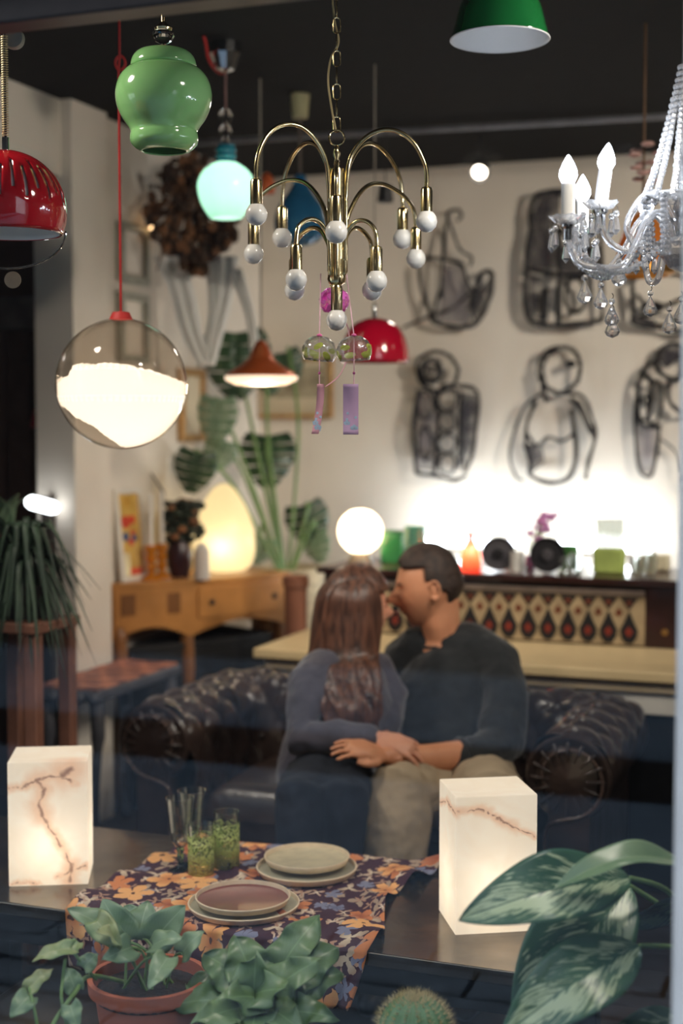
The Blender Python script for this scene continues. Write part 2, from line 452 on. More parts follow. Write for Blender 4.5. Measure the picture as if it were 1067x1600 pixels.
k.set(k.b.inputs['Base Color'], k.ramp(k.noise(40), [(.35, lin((214, 228, 130))), (.7, lin((232, 240, 160)))]))
tl_ = k.a('ShaderNodeBsdfTranslucent', {'Color': lin((226, 236, 150))}); mx_ = k.a('ShaderNodeMixShader', {0: .45, 1: k.b, 2: tl_})
k.set(k.out.inputs[0], k.a('ShaderNodeMixShader', {0: k.math('MULTIPLY', f_, .96), 1: k.a('ShaderNodeBsdfTransparent', {'Color': (.95, 1, .92, 1)}), 2: mx_})); mt_print = k.m
mt_gold = pm('gold_line', (205, 160, 90), .3, .8)
mt_tglass = thin_glass('table_glass', (.93, .95, .92), .06, .02, 2.5)
def tumbler(px, pyb, wpx, hpx, label, seed):
    c = PZ(px, pyb, TZ+.006); s = dep(c)/FPX; r = wpx/2*s; h = hpx*s
    t = thing('tumbler', label, 'glass', c, 'printed tumblers on the flowered cloth')
    ob('glass_body', M().lathe(c, [(0, 0), (r*.9, 0), (r*.96, .004), (r, h), (r-.0016, h), (r*.93-.001, .012), (0, .010)], 40), mt_tglass, t, smooth=40)
    ob('flower_print', M().shell((c.x, c.y, c.z), [(r*.9+.0008, .004), (r*.965+.001, h*.03), (r*.985+.001, h*.45), (r*.997+.001, h*.80)], .0004, 48), mt_print, t, smooth=180)
    ob('gilt_band', M().lathe(c, [(r*.972+.0006, h*.22), (r*.975+.0012, h*.228), (r*.972+.0006, h*.236)], 40), mt_gold, t)
def flute(px, pyb, wpx, hpx, label):
    c = PZ(px, pyb, TZ+.006); s = dep(c)/FPX; r = wpx/2*s; h = hpx*s
    t = thing('flute_glass', label, 'glass', c, 'pair of flute glasses on the flowered cloth')
    ob('bowl', M().shell(c, [(r, h), (r*.86, h*.8), (r*.72, h*.55), (r*.60, h*.42), (r*.35, h*.345), (.0006, h*.33)], .0016, 36), mt_tglass, t, smooth=60)
    ob('stem', M().lathe(c, [(0, h*.325), (r*.22, h*.325), (r*.30, h*.29), (r*.20, h*.25), (r*.27, h*.2), (r*.2, h*.12), (r*.35, h*.06), (r*.85, .006), (r*.9, .003), (r*.9, 0), (0, 0)], 30), mt_greenglass, t, smooth=60)
flute(282, 1361, 43, 117, 'nearer clear flute glass with a green stem, left of the tumblers')
flute(300, 1352, 43, 119, 'rear flute glass standing half hidden behind the other flute')
tumbler(314, 1367, 40, 81, 'shorter-looking printed tumbler standing in front, beside the flutes', 3)
tumbler(354, 1356, 40, 90, 'printed tumbler with green vines set behind, next to the far plates', 5)
# ---- alabaster lamps
def alab_mat(name, pts_list, vein_w=.004, amp=.5):
    """warm translucent stone, veins follow given polylines in object space (distance to segments, wobbled)"""
    def colr(k):
        co = k.a('ShaderNodeTexCoord').outputs['Object']
        wob = k.vm('SUBTRACT', k.a('ShaderNodeTexNoise', {'Vector': co, 'Scale': 45.0, 'Detail': 4.0}).outputs[1], (.5, .5, .5))
        sc = k.a('ShaderNodeVectorMath', {0: wob}, operation='SCALE'); sc.inputs['Scale'].default_value = .022
        c2 = k.vm('ADD', co, sc.outputs[0])
        dmin = None
        for (a, b, wd) in pts_list:
            a, b = V(a), V(b); ab = b-a; L2 = ab.length_squared
            tt = k.math('DIVIDE', k.vm('DOT_PRODUCT', k.vm('SUBTRACT', c2, tuple(a)), tuple(ab)), L2)
            cl_ = k.a('ShaderNodeClamp', {0: tt}).outputs[0]
            s2 = k.a('ShaderNodeVectorMath', {0: tuple(ab)}, operation='SCALE'); k.set(s2.inputs['Scale'], cl_)
            near = k.vm('ADD', s2.outputs[0], tuple(a))
            d = k.math('DIVIDE', k.vm('DISTANCE', c2, near), wd*1.35)
            dmin = d if dmin is None else k.math('MINIMUM', dmin, d)
        f = k.a('ShaderNodeMapRange', {0: dmin, 1: 0.0, 2: 1.0, 3: 1.0, 4: 0.0}, interpolation_type='SMOOTHSTEP').outputs[0]
        f2 = k.a('ShaderNodeMapRange', {0: dmin, 1: 0.0, 2: 5.5, 3: .62, 4: 0.0}, interpolation_type='SMOOTHSTEP').outputs[0]
        base = k.ramp(k.noise(9, det=5, dist=1.2), [(.3, (.83, .74, .61)), (.7, (.91, .84, .73))])
        base = k.mix(f2, base, (.72, .38, .20, 1))
        return k.mix(k.math('MULTIPLY', f, .9), base, (.24, .13, .10, 1))
    return transl(name, colr, .30, .05, .3, .31)
def alab_lamp(label, corners, h, mt, watts, bulbz):
    # corners: 4 footprint points
    c = sum((V(p) for p in corners), V((0, 0, 0)))/4; c.z = TZ
    t = thing('alabaster_lamp', label, 'lamp', c, 'glowing alabaster block lamps on the table')
    m = M(); n = 4
    th = .010
    outer = [V((p.x, p.y, 0)) for p in corners]
    m.prism([(p.x, p.y) for p in outer], TZ+.002, TZ+.002+h)
    o = ob('stone_shell', m, mt, t, smooth=0, bevel=.0025)
    b = c+V((0, 0, bulbz)); 
    ob('bulb', M().sphere(b-V((0, 0, .045)), .018, 16, 10, (1, 1, 1.25)).lathe(c, [(.014, .006), (.014, bulbz-.055)], 14), emit('alab_bulb', (255, 225, 180), 4), t)
    pt_light(t, b+V((0, 0, .0)), watts, (1, .91, .80), .026)
    return t
cl_ = PZ(14, 1387, TZ); cr_ = PZ(138, 1383, TZ); dv = (cr_-cl_); sd = V((-dv.y, dv.x, 0)).normalized()*.165
hL = .300
def fl_pt(c0, c1, px, py):     # point on the lamp's front face under a pixel
    n = (c1-c0).cross(V((0, 0, 1))); r = ray(px, py); return CAM+r*((c0-CAM).dot(n)/r.dot(n))
cor = [cl_, cr_, cr_+sd, cl_+sd]; ctr = sum(cor, V((0, 0, 0)))/4
def segs(pl, c0, c1, ctr, wd):
    q = [fl_pt(c0, c1, *p)-ctr for p in pl]
    return [(q[i], q[i+1], wd[i] if hasattr(wd, '__len__') else wd) for i in range(len(q)-1)]
S = []
S += segs([(14, 1233), (40, 1228), (58, 1218), (68, 1216), (92, 1213), (120, 1225)], cl_, cr_, ctr, [.0022, .003, .0055, .004, .0025])
S += segs([(56, 1218), (70, 1232), (60, 1258), (66, 1275), (80, 1298), (98, 1325), (112, 1352), (108, 1376)], cl_, cr_, ctr, [.0055, .005, .006, .003, .003, .003, .005])
S += segs([(96, 1210), (112, 1202)], cl_, cr_, ctr, .009)
S += segs([(90, 1370), (112, 1358), (136, 1353)], cl_, cr_, ctr, .0022)
S += segs([(16, 1382), (44, 1378), (60, 1382)], cl_, cr_, ctr, .0016)
ctr.z = TZ
alab_lamp('taller narrow alabaster lamp with branching brown veins, at the left end of the table', cor, hL, alab_mat('alabaster_veined', S), .34, .10)
a = PZ(677, 1424, TZ); b = PZ(711, 1463, TZ); c = PZ(838, 1456, TZ)
e = (c-b); sd = V((-e.y, e.x, 0)).normalized()*(a-b).length
cor = [b, c, c+sd, b+sd]; ctr = sum(cor, V((0, 0, 0)))/4
S = []
S += segs([(712, 1268), (745, 1264), (765, 1270), (785, 1286), (805, 1293), (836, 1306)], b, c, ctr, [.0022, .0028, .0022, .003, .0018])
S += [(V(b+V((0, 0, .265)))-ctr, V(b+sd*.5+V((0, 0, .275)))-ctr, .0025), (V(b+sd*.5+V((0, 0, .275)))-ctr, V(b+sd+V((0, 0, .25)))-ctr, .002)]
ctr.z = TZ
alab_lamp('wider alabaster lamp with one thin brown vein, behind the variegated leaves', cor, .302, alab_mat('alabaster_pale', S), .34, .10)
# ================================================================== COUNTER, SIDEBOARD, CHEST, STOOL
mt_cream = pm('counter_top_cream', (218, 194, 150), .4, var=.06, ns=5)
mt_cfront = pm('counter_front_white', (205, 200, 188), .6, var=.05)
KX0, KX1, KY0, KY1 = -2.08, .35, 4.63, 5.72
t = thing('counter', 'long cream topped white counter behind the leather sofa', 'counter', ((KX0+KX1)/2, 5.1, 0))
ob('worktop', M().box((KX0, KY0, .715), (KX1, KY1, .75)), mt_cream, t, bevel=.005)
ob('front_panel', M().box((KX0+.06, KY0+.05, .60), (KX1-.05, KY1-.05, .715)), mt_cfront, t, bevel=.004)
ob('black_base', M().box((KX0+.09, KY0+.08, 0), (KX1-.08, KY1-.08, .60)), mt_tleg, t)
ob('moulding', M().box((KX0+.03, KY0+.03, .675), (KX1-.02, KY0+.055, .712)), mt_cream, t, bevel=.006)
# sideboard
mt_maho = pm('dark_mahogany', (48, 22, 20), .3, var=.3, ns=(9), coat=.3)
BX0, BX1, BY0, BY1, BZ = -2.0, -.58, 5.12, 5.55, 1.0
t = thing('tile_front_cabinet', 'long low dark wood cabinet with diamond patterned front standing on the counter', 'cabinet', ((BX0+BX1)/2, 5.35, .75))
ob('carcass', M().box((BX0, BY0+.012, .752), (BX1, BY1, BZ-.02)), mt_maho, t, bevel=.003)
ob('top_board', M().box((BX0-.02, BY0-.025, BZ-.022), (BX1+.02, BY1+.02, BZ)), mt_maho, t, bevel=.004)
ob('ledge', M().box((BX0+.02, BY0-.006, BZ-.064), (BX1-.185, BY0+.014, BZ-.044)), pm('ledge_tin', (150, 135, 125), .35, .6), t, bevel=.002)
ob('keyhole_plate', M().lathe((BX1-.115, BY0+.012, .81), [(0, 0), (.012, 0), (.009, .004), (0, .005)], 16, ax=(0, -1, 0)), pm('brass_old', (190, 150, 90), .3, .9), t)
ob('cream_field', M().box((BX0+.02, BY0+.004, .758), (BX1-.185, BY0+.016, BZ-.07)), pm('inlay_cream', (168, 148, 116), .6, var=.15), t)
mt_in1 = pm('inlay_black', (20, 20, 24), .5); mt_in2 = pm('inlay_red', (120, 40, 26), .5); mt_in3 = pm('inlay_rust', (104, 50, 28), .5)
def dia(cx, cz, w_, h_, y, th): return M().flat([(cx-w_, y, cz), (cx, y, cz-h_), (cx+w_, y, cz), (cx, y, cz+h_)], (0, -1, 0), th)
x = BX1-.24
i = 0
while x > BX0+.05:
    ob('diamond', M().flat([(x, BY0+.004, .882), (x+.016, BY0+.004, .845), (x+.032, BY0+.004, .812), (x+.028, BY0+.004, .785), (x+.012, BY0+.004, .764), (x-.012, BY0+.004, .764), (x-.028, BY0+.004, .785), (x-.032, BY0+.004, .812), (x-.016, BY0+.004, .845)], (0, -1, 0), .004), mt_in1, t, smooth=0)
    ob('diamond_centre', dia(x, .806, .015, .020, BY0, .003), mt_in2, t, smooth=0)
    ob('upper_triangle', M().flat([(x-.03, BY0+.004, .928), (x+.03, BY0+.004, .928), (x, BY0+.004, .885)], (0, -1, 0), .004), mt_in1, t, smooth=0)
    ob('upper_lozenge', dia(x, .912, .012, .012, BY0, .003), mt_in3, t, smooth=0)
    ob('arrow_motif', M().flat([(x-.051, BY0+.004, .872), (x-.037, BY0+.004, .895), (x-.023, BY0+.004, .872), (x-.037, BY0+.004, .86)], (0, -1, 0), .003), mt_in3, t, smooth=0)
    x -= .0738; i += 1
# chest of drawers with shaped apron
mt_oak = pm('honey_oak', (176, 122, 66), .35, var=.2, ns=6, bump=.05, coat=.25)
mt_oak2 = pm('honey_oak_dark', (120, 78, 40), .4, var=.2, ns=6)
CA, CB, CC, CD = V((-2.83, 4.93, 0)), V((-2.60, 5.17, 0)), V((-2.36, 5.62, 0)), V((-2.83, 5.86, 0))
CT = .922; CBm = .69
t = thing('chest', 'honey coloured wooden chest with a scalloped lower edge against the left wall', 'chest', (-2.65, 5.4, 0))
foot = []
def arc(p, q, bul, n=8):
    d_ = q-p; nn = V((d_.y, -d_.x, 0)).normalized(); return [p+d_*(k/n)+nn*bul*sin(pi*k/n) for k in range(n)]
foot = arc(CA, CB, .015)+arc(CB, CC, .025)+[CC, CD]
cen = sum(foot, V((0, 0, 0)))/len(foot)
out = [cen+(p-cen)*1.04 for p in foot]; out = [V((max(XL+.005, p.x), p.y, 0)) for p in out]
ob('top_board', M().prism([(p.x, p.y) for p in out], CT-.022, CT), mt_oak, t, bevel=.004)
m = M(); n = len(foot)
for i in range(n):
    p = foot[i]; q = foot[(i+1) % n]
    def zb(idx):
        if idx >= n: idx -= n
        if idx <= 8: return CBm-.0+.05*sin(pi*idx/8)
        if idx <= 16: return CBm+.055*sin(pi*(idx-8)/8)**1
        return CBm
    d_ = (q-p); nn = V((d_.y, -d_.x, 0)).normalized()*-.02
    m.add([V((p.x, p.y, zb(i))), V((q.x, q.y, zb(i+1))), V((q.x, q.y, CT-.022)), V((p.x, p.y, CT-.022)),
           V((p.x, p.y, zb(i)))+nn, V((q.x, q.y, zb(i+1)))+nn, V((q.x, q.y, CT-.022))+nn, V((p.x, p.y, CT-.022))+nn],
          [(0,1,2,3), (7,6,5,4), (0,4,5,1), (3,2,6,7), (0,3,7,4), (1,5,6,2)])
ob('carcass', m, mt_oak, t)
def onface(p, q, u, z, o_=.0, bul=.025):
    d_ = q-p; nn = V((d_.y, -d_.x, 0)).normalized(); r_ = p+d_*u+nn*(bul*sin(pi*u)+o_); return V((r_.x, r_.y, z))
m = M()
for (u0, u1) in ((.06, .94),):
    N = 8
    for k in range(N):
        ua = lerp(u0, u1, k/N); ub = lerp(u0, u1, (k+1)/N)
        m.add([onface(CB, CC, ua, .765, .001), onface(CB, CC, ub, .765, .001), onface(CB, CC, ub, .885, .001), onface(CB, CC, ua, .885, .001),
               onface(CB, CC, ua, .765, .010), onface(CB, CC, ub, .765, .010), onface(CB, CC, ub, .885, .010), onface(CB, CC, ua, .885, .010)],
              [(0,3,2,1), (4,5,6,7), (0,1,5,4), (1,2,6,5), (2,3,7,6), (3,0,4,7)])
dro = ob('drawer', m, mt_oak, t)
for u in (.18, .82):
    c = onface(CB, CC, u, .825, .011)
    ob('escutcheon', M().lathe(c, [(0, 0), (.014, 0), (.012, .003), (0, .004)], 12, ax=(CC-CB).cross(V((0, 0, 1)))), mt_in1, dro)
m = M(); ua, ub = .12, .86
m.add([onface(CA, CB, a_, z_, o_, .015) for o_ in (.0, .006) for a_, z_ in ((ua, .79), (ub, .79), (ub, .875), (ua, .875))], [(0,3,2,1), (4,5,6,7), (0,1,5,4), (1,2,6,5), (2,3,7,6), (3,0,4,7)])
ob('side_panel', m, mt_oak2, t, smooth=0)
for p in (CA+V((.02, .03, 0)), CB+V((-.03, .02, 0)), CC+V((-.04, -.02, 0)), CD+V((.03, -.03, 0))):
    ob('leg', M().tube(spline([p+V((0, 0, .72)), p+V((.012, -.012, .5)), p+V((-.004, .004, .2)), p+V((.004, -.004, .015))], 5), [.03]*5+[.025]*5+[.018]*5+[.022], 10), mt_oak2, t)
ctop = CT
t = thing('black_fill_block', 'black lidded block filling the space under the wooden chest', 'box', (-2.68, 5.45, 0))  # added black block, fills the space under the chest and hides the wall
fo2 = [cen+(p-cen)*.80 for p in foot]
ob('body', M().prism([(p.x, p.y) for p in fo2], 0, .63), pm('fill_black', (16, 15, 16), .6), t, bevel=.004)
ob('lid', M().prism([(cen.x+(p.x-cen.x)*1.03, cen.y+(p.y-cen.y)*1.03) for p in fo2], .631, .665), bpy.data.materials['fill_black'], t, bevel=.004)
# tiled stool/bench
mt_tile = pm('bench_tile', (188, 122, 92), .6, var=.25, ns=8); mt_tile2 = pm('bench_tile_dark', (120, 76, 66), .6); mt_cast = pm('carved_grey_wood', (74, 74, 80), .5, var=.2)
SX0, SX1, SY0, SY1, SZ = -2.79, -2.52, 4.30, 4.93, .625
t = thing('bench', 'narrow dark bench with a terracotta patterned top left of the sofa', 'bench', ((SX0+SX1)/2, (SY0+SY1)/2, 0))
ob('top_frame', M().box((SX0, SY0, SZ-.045), (SX1, SY1, SZ-.006)), mt_cast, t, bevel=.008)
for i in range(12):
    for j in range(4):
        x0 = SX0+.012+j*.0625; y0 = SY0+.015+i*.051
        ob('tile', M().box((x0, y0, SZ-.008), (x0+.057, y0+.046, SZ+.001*((i+j) % 3))), mt_tile if (i*2+j) % 3 else mt_tile2, t, smooth=0)
for i in range(5):
    c = V((lerp(SX0, SX1, (i+.5)/5), SY0-.006, SZ-.03)); ob('carved_knob', M().sphere(c, .026, 12, 8, (1, .5, .8)), mt_cast, t)
for x in (SX0+.035, SX1-.035):
    for y in (SY0+.04, SY1-.04):
        ob('leg', M().tube(spline([(x, y, SZ-.04), (x+.012, y-.01, .45), (x-.01, y, .22), (x+.01, y, .01)], 5), [.026]*6+[.018]*5+[.014]*4+[.02], 10), mt_cast, t)
# ================================================================== HANGING LAMPS
mt_brass = pm('polished_brass', (228, 208, 158), .19, 1, var=.06, ns=20)
mt_chrome = pm('chrome', (200, 200, 200), .12, 1, var=.03)
mt_opal = pm('opal_bulb_glass', (232, 228, 220), .25, var=.02, coat=.4)
mt_cord = pm('cord_dark', (40, 34, 32), .7); mt_red = pm('red_cord', (176, 38, 34), .6)
def cord(t, c, top, mt, r=.003, z0=None, name='cord'):
    ob(name, M().tube([V((c.x, c.y, z0 if z0 is not None else c.z)), V((c.x, c.y, top))], r, 8), mt, t)
# --- green opaline pendant
d = 3.0; c = P(256, 160, d); s = d/FPX
def zz(py, dd): return P(256, py, dd).z
t = thing('green_glass_pendant', 'jade green opaline glass pendant shaped like a ginger jar on a cut crystal fitting', 'lamp', (c.x, c.y, zz(235, d)))
b0 = V((c.x, c.y, 0))
pr = [(26, 82), (38, 84), (46, 92), (49, 102), (48, 107), (58, 113), (68, 126), (73, 145), (71, 165), (63, 183), (54, 196), (50, 205), (51, 213), (50, 222), (42, 230), (34, 234)]
k = NT('green_opaline'); gcol = lin((104, 178, 112))
k.set(k.b.inputs['Base Color'], k.ramp(k.noise(5), [(.3, lin((140, 196, 126))), (.7, lin((150, 206, 136)))]))
k.b.inputs['Roughness'].default_value = .12; k.b.inputs['Subsurface Weight'].default_value = .35; k.b.inputs['Subsurface Radius'].default_value = (.01, .02, .01); k.b.inputs['Coat Weight'].default_value = .6
mt_green = k.m
fine = [(p.x, p.y) for p in spline([(a_, b_, 0) for a_, b_ in pr], 4)]
ob('glass_shade', M().shell(b0, [(a_*s, zz(b_, d)) for a_, b_ in fine], .003, 56), mt_green, t, smooth=180)
ob('crystal_fitting', M().lathe(b0, [(.001, zz(80, d)), (6*s, zz(79, d)), (5*s, zz(70, d)), (13*s, zz(66, d)), (17.5*s, zz(58, d)), (16*s, zz(52, d)), (9*s, zz(48, d)), (.001, zz(47, d))], 14), mt_glass, t, smooth=0)
ob('brass_ring', M().lathe(b0, [(22*s, zz(83, d)), (22*s, zz(80.5, d)), (8*s, zz(78, d))], 32), mt_brass, t)
ob('brass_collar', M().lathe(b0, [(13*s, zz(49, d)), (14*s, zz(46, d)), (7*s, zz(40, d)), (3.5*s, zz(36, d)), (3.5*s, zz(24, d))], 24), mt_brass, t)
cord(t, c, CEIL, mt_cord, .003, zz(26, d))
# --- red pierced dome lamp
d = 2.8; c = P(10, 305, d); s = d/FPX; Z = lambda py: P(10, py, d).z
t = thing('red_dome_lamp', 'glossy red slotted dome lamp with white inside on a coiled cord', 'lamp', (c.x, c.y, Z(370)))
b0 = V((c.x, c.y, 0)); m = M(); rows = 26; seg = 112
R0 = 92*s
def dome(j, kx):
    th = lerp(.05, 1.97, j/rows); a_ = 2*pi*kx/seg
    return V((c.x+R0*sin(min(th, 2.2))*cos(a_), c.y+R0*sin(min(th, 2.2))*sin(a_), Z(329)+R0*cos(th)))
fs = []; vs = [dome(j, kx) for j in range(rows+1) for kx in range(seg)]
for j in range(rows):
    for kx in range(seg):
        slot = (kx % 4 == 0) and (9+2*((kx//4) % 2) <= j <= 16+2*((kx//4) % 2))
        if not slot: fs.append((j*seg+kx, j*seg+(kx+1) % seg, (j+1)*seg+(kx+1) % seg, (j+1)*seg+kx))
m.add(vs, fs); m.add([dome(0, kx) for kx in range(seg)], [tuple(range(seg))])
ob('shade', m, pm('red_enamel', (178, 22, 34), .1, var=.05, coat=1), t, smooth=180, solid=.0024, recalc=True)
mtw = pm('white_liner', (236, 232, 224), .6, var=.02)
ob('liner', M().shell(b0, [(R0*.955*sin(th), Z(329)+R0*.955*cos(th)) for th in [lerp(.1, 1.98, q/20) for q in range(21)]], .001, 48), mtw, t, smooth=180)
ob('cap', M().lathe(b0, [(5.5*s, Z(236)), (5.5*s, Z(216)), (0.001, Z(215))], 20), mt_chrome, t)
pts = []
zt_, zb_ = Z(60), Z(216); n = 520
for i in range(n):
    a_ = i*2*pi/12; pts.append(V((c.x+5.0*s*cos(a_), c.y+5.0*s*sin(a_), lerp(zb_, zt_, i/(n-1)))))
ob('spring_coil', M().tube(pts, .0011, 5, cap=False), pm('spring_tan', (206, 190, 144), .4, .3), t)
cord(t, c, CEIL, mt_cord, .0026, Z(220))
ob('pulley', M().lathe(V((c.x+.01, c.y+.02, Z(62))), [(0, -.012), (.018, -.011), (.021, 0), (.018, .011), (0, .012)], 24, ax=(.35, -.9, 0)), pm('pulley_stone', (150, 142, 128), .7), t)
hp = []
for i in range(21):
    a_ = pi*i/20; hp.append(RF((c.x, c.y, Z(362)), R0*1.0*cos(a_), 0, -R0*.62*sin(a_)))
ob('wire_handle', M().tube(hp, .0022, 8), mt_chrome, t)
hc = V(hp[10])
ob('pull_disc', M().lathe(hc+RH*.010+V((0, 0, -.022)), [(0, -.002), (.016, -.0015), (.017, 0), (.016, .0015), (0, .002)], 24, ax=FH), pm('tag_wood', (130, 112, 92), .6), t)
# --- cyan lit pendant
d = 4.5; c = P(353, 288, d); s = d/FPX; Z = lambda py: P(353, py, d).z
TCY = t = thing('cyan_glass_pendant', 'lit aqua glass globe pendant with ribbed teal neck under a silver ceiling cup', 'lamp', (c.x, c.y, Z(343)))
b0 = V((c.x, c.y, 0))
pr = [(17, 256), (24, 260), (36, 270), (43, 285), (43, 300), (38, 318), (30, 332), (24, 340)]
ob('glass_shade', M().shell(b0, [(p.x*s, Z(p.y)) for p in spline([(a_, b_, 0) for a_, b_ in pr], 4)], .002, 48), transl('aqua_glass', (212, 242, 230), .4, .05, .2, .25), t, smooth=180)
pr = []
for i in range(25): pr.append(((15.5+1.6*sin(i*2*pi/8))*s, Z(257-i*29/24)))
ob('ribbed_neck', M().lathe(b0, pr, 32), pm('teal_glass', (10, 110, 130), .15, coat=.5), t, smooth=180)
ob('bulb', M().sphere(V((c.x, c.y, Z(306))), .028, 16, 12), emit('lit_bulb', (255, 240, 214), 5), t)
pt_light(t, (c.x, c.y, Z(285)), 1.3, (1, .97, .9), .03)
ob('glass_balls', M().sphere(V((c.x, c.y, Z(182))), .022).sphere(V((c.x, c.y, Z(205))), .020).sphere(V((c.x, c.y, Z(220))), .012), mt_glass, t)
ob('ceiling_cup', M().lathe(b0, [(.008, Z(116)), (.028, Z(112)), (.05, Z(88)), (.05, CEIL)], 12), mt_chrome, t, smooth=0)
cord(t, c, CEIL, pm('rod_pink_brown', (130, 100, 96), .4), .004, Z(222), 'rod')
# --- mirrored cloud globe
d = 3.4; c = P(190, 600, d); s = d/FPX; R0 = 101*s
t = thing('cloud_globe_pendant', 'large smoked glass globe holding a lit white cloud shade, hung on a red cord', 'lamp', (c.x, c.y, c.z-R0))
m = M(); cc = V(c)
def ctop(lat, dp): 
    base = .28-.28*max(0, lat)**1.4-.24*max(0, -lat)**2.2
    return base+.030*noise.noise(V((lat*6, 3, dp*3)))+.030*noise.noise(V((lat*16, 5, dp*6)))+(.06 if -.63 < lat < -.46 else 0)-(.07 if -.9 < lat < -.66 else 0)
def cbot(lat, dp):
    base = -.97 if lat > .02 else lerp(-.97, -.74, min(1, -(lat-.02)/.22)) if lat > -.2 else lerp(-.74, -.30, min(1, (-lat-.2)/.75))
    return base+.04*noise.noise(V((lat*7, 9, dp*3)))+.025*noise.noise(V((lat*18, 2, dp*6)))
NR_, NA_ = 40, 120
for side_ in (1, -1):
    o_ = len(m.v); vs = []
    for i in range(NR_+1):
        rho = .982*sin(pi/2*i/NR_)
        for j in range(NA_):
            a_ = 2*pi*j/NA_; x_, y_ = rho*cos(a_), rho*sin(a_); lim = sqrt(max(0, 1-rho*rho))*.985
            z_ = min(ctop(x_, y_), lim) if side_ > 0 else max(cbot(x_, y_), -lim)
            if side_ < 0: z_ = min(z_, ctop(x_, y_)-.01)
            vs.append(cc+RH*(x_*R0)+FH*(y_*R0)+V((0, 0, z_*R0)))
    m.add(vs, [(i*NA_+j, (i+1)*NA_+j, (i+1)*NA_+(j+1) % NA_, i*NA_+(j+1) % NA_) for i in range(NR_) for j in range(NA_)])
n0_ = (NR_)*NA_; n1_ = (NR_+1)*NA_+NR_*NA_
m.f += [(n0_+j, n0_+(j+1) % NA_, n1_+(j+1) % NA_, n1_+j) for j in range(NA_)]
ob('cloud_shade', m, transl('cloud_opal', (252, 242, 230), .3, .03, .2, .5), t, smooth=180)
pt_light(t, cc+V((0, 0, -.03)), .9, (1, .92, .8), .04)
ob('glass_globe', M().shell(V((c.x, c.y, 0)), [(R0*sin(th), c.z+R0*cos(th)) for th in [lerp(.02, 3.12, q/40) for q in range(41)]], .002, 64), thin_glass('smoke_globe', (.91, .885, .855), .012, .04, 7), t, smooth=180)
ob('lamp_cap', M().lathe(V((c.x, c.y, 0)), [(.001, c.z+R0+.018), (.02, c.z+R0+.016), (.028, c.z+R0-.001), (.001, c.z+R0-.002)], 24), mt_red, t)
kn = P(193, 98, d)
cp = [V((c.x, c.y, c.z+R0+.01)), V((c.x, c.y, kn.z-.03))]
ob('cord', M().tube(cp+[V((c.x+.003, c.y, kn.z)), V((c.x+.002, c.y, CEIL))], .0032, 8), mt_red, t)
lp = [RF(kn, .012*cos(a_)-.008, .002, .016*sin(a_)) for a_ in [2*pi*i/20 for i in range(20)]]
ob('knot', M().tube(lp, .0035, 8, closed=True).sphere(kn+V((0, 0, -.02)), .006), mt_red, t)
# --- loose red cord drooping by the ceiling
pts = [P(300, 15, 4.4), P(318, 55, 4.4), P(326, 92, 4.45), P(340, 112, 4.5), P(352, 114, 4.5)]
ob('loose_cable', M().tube(spline(pts, 8), .005, 8), mt_red, TCY)
# --- blue teardrop pendant
d = 5.2; c = P(469, 340, d); s = d/FPX; Z = lambda py: P(469, py, d).z
t = thing('blue_teardrop_pendant', 'translucent blue teardrop glass pendant behind the brass chandelier', 'lamp', (c.x, c.y, Z(382)))
b0 = V((c.x, c.y, 0))
k = NT('blue_glass'); tr = k.a('ShaderNodeBsdfTransparent', {'Color': (.55, .72, .85, 1)})
k.set(k.b.inputs['Base Color'], k.ramp(k.noise(3), [(.3, lin((36, 108, 150))), (.7, lin((60, 130, 168)))])); k.b.inputs['Roughness'].default_value = .15
k.set(k.out.inputs[0], k.a('ShaderNodeMixShader', {0: .55, 1: tr, 2: k.b}))
pr = [(7, 280), (11, 290), (20, 305), (32, 322), (39, 342), (38, 360), (28, 375), (12, 382), (.1, 383)]
ob('glass_shade', M().shell(b0, [(p.x*s, Z(p.y)) for p in spline([(a_, b_, 0) for a_, b_ in pr], 4)], .003, 40), k.m, t, smooth=180)
ob('blue_cap', M().lathe(b0, [(.001, Z(272)), (8*s, Z(275)), (14*s, Z(296)), (12*s, Z(300)), (.001, Z(298))], 24), pm('blue_cap', (20, 96, 140), .3), t)
ob('rod', M().tube([V((c.x, c.y, Z(275))), V((c.x, c.y, CEIL))], .006, 8), pm('rod_brown', (96, 84, 76), .5), t)
ob('ceiling_cup', M().lathe(b0, [(.001, Z(187)), (12*s, Z(186)), (15*s, CEIL-.005), (15*s, CEIL)], 28), pm('cup_cream', (178, 170, 130), .6), t)
# --- green enamel shade
d = 3.3; c = P(781, 62, d); s = d/FPX; Z = lambda py: P(781, py, d).z
t = thing('green_enamel_shade', 'green enamel pendant shade with white inside hanging near the window top', 'lamp', (c.x, c.y, c.z))
b0 = V((c.x, c.y, 0))
pr = [(77, 62), (72, 44), (68, 28), (64, 14), (58, 2), (44, -7), (16, -14), (12, -40)]
ob('shade', M().shell(b0, [(p.x*s, Z(p.y)) for p in spline([(a_, b_, 0) for a_, b_ in pr], 4)], .0015, 64), pm('green_enamel', (26, 106, 52), .12, var=.06, coat=1), t, smooth=180)
ob('inside_enamel', M().shell(b0, [(p.x*s-.0022, Z(p.y)-.0008) for p in spline([(a_, b_, 0) for a_, b_ in pr[:7]], 4)], .0008, 64), pm('white_enamel', (240, 240, 240), .3, var=.01), t, smooth=180)
ob('rolled_rim', M().tube([(c.x+77*s*cos(a_), c.y+77*s*sin(a_), Z(62)) for a_ in [2*pi*i/64 for i in range(64)]], .0018, 8, closed=True), bpy.data.materials['white_enamel'], t)
cord(t, c, CEIL, mt_cord, .003, Z(-38))
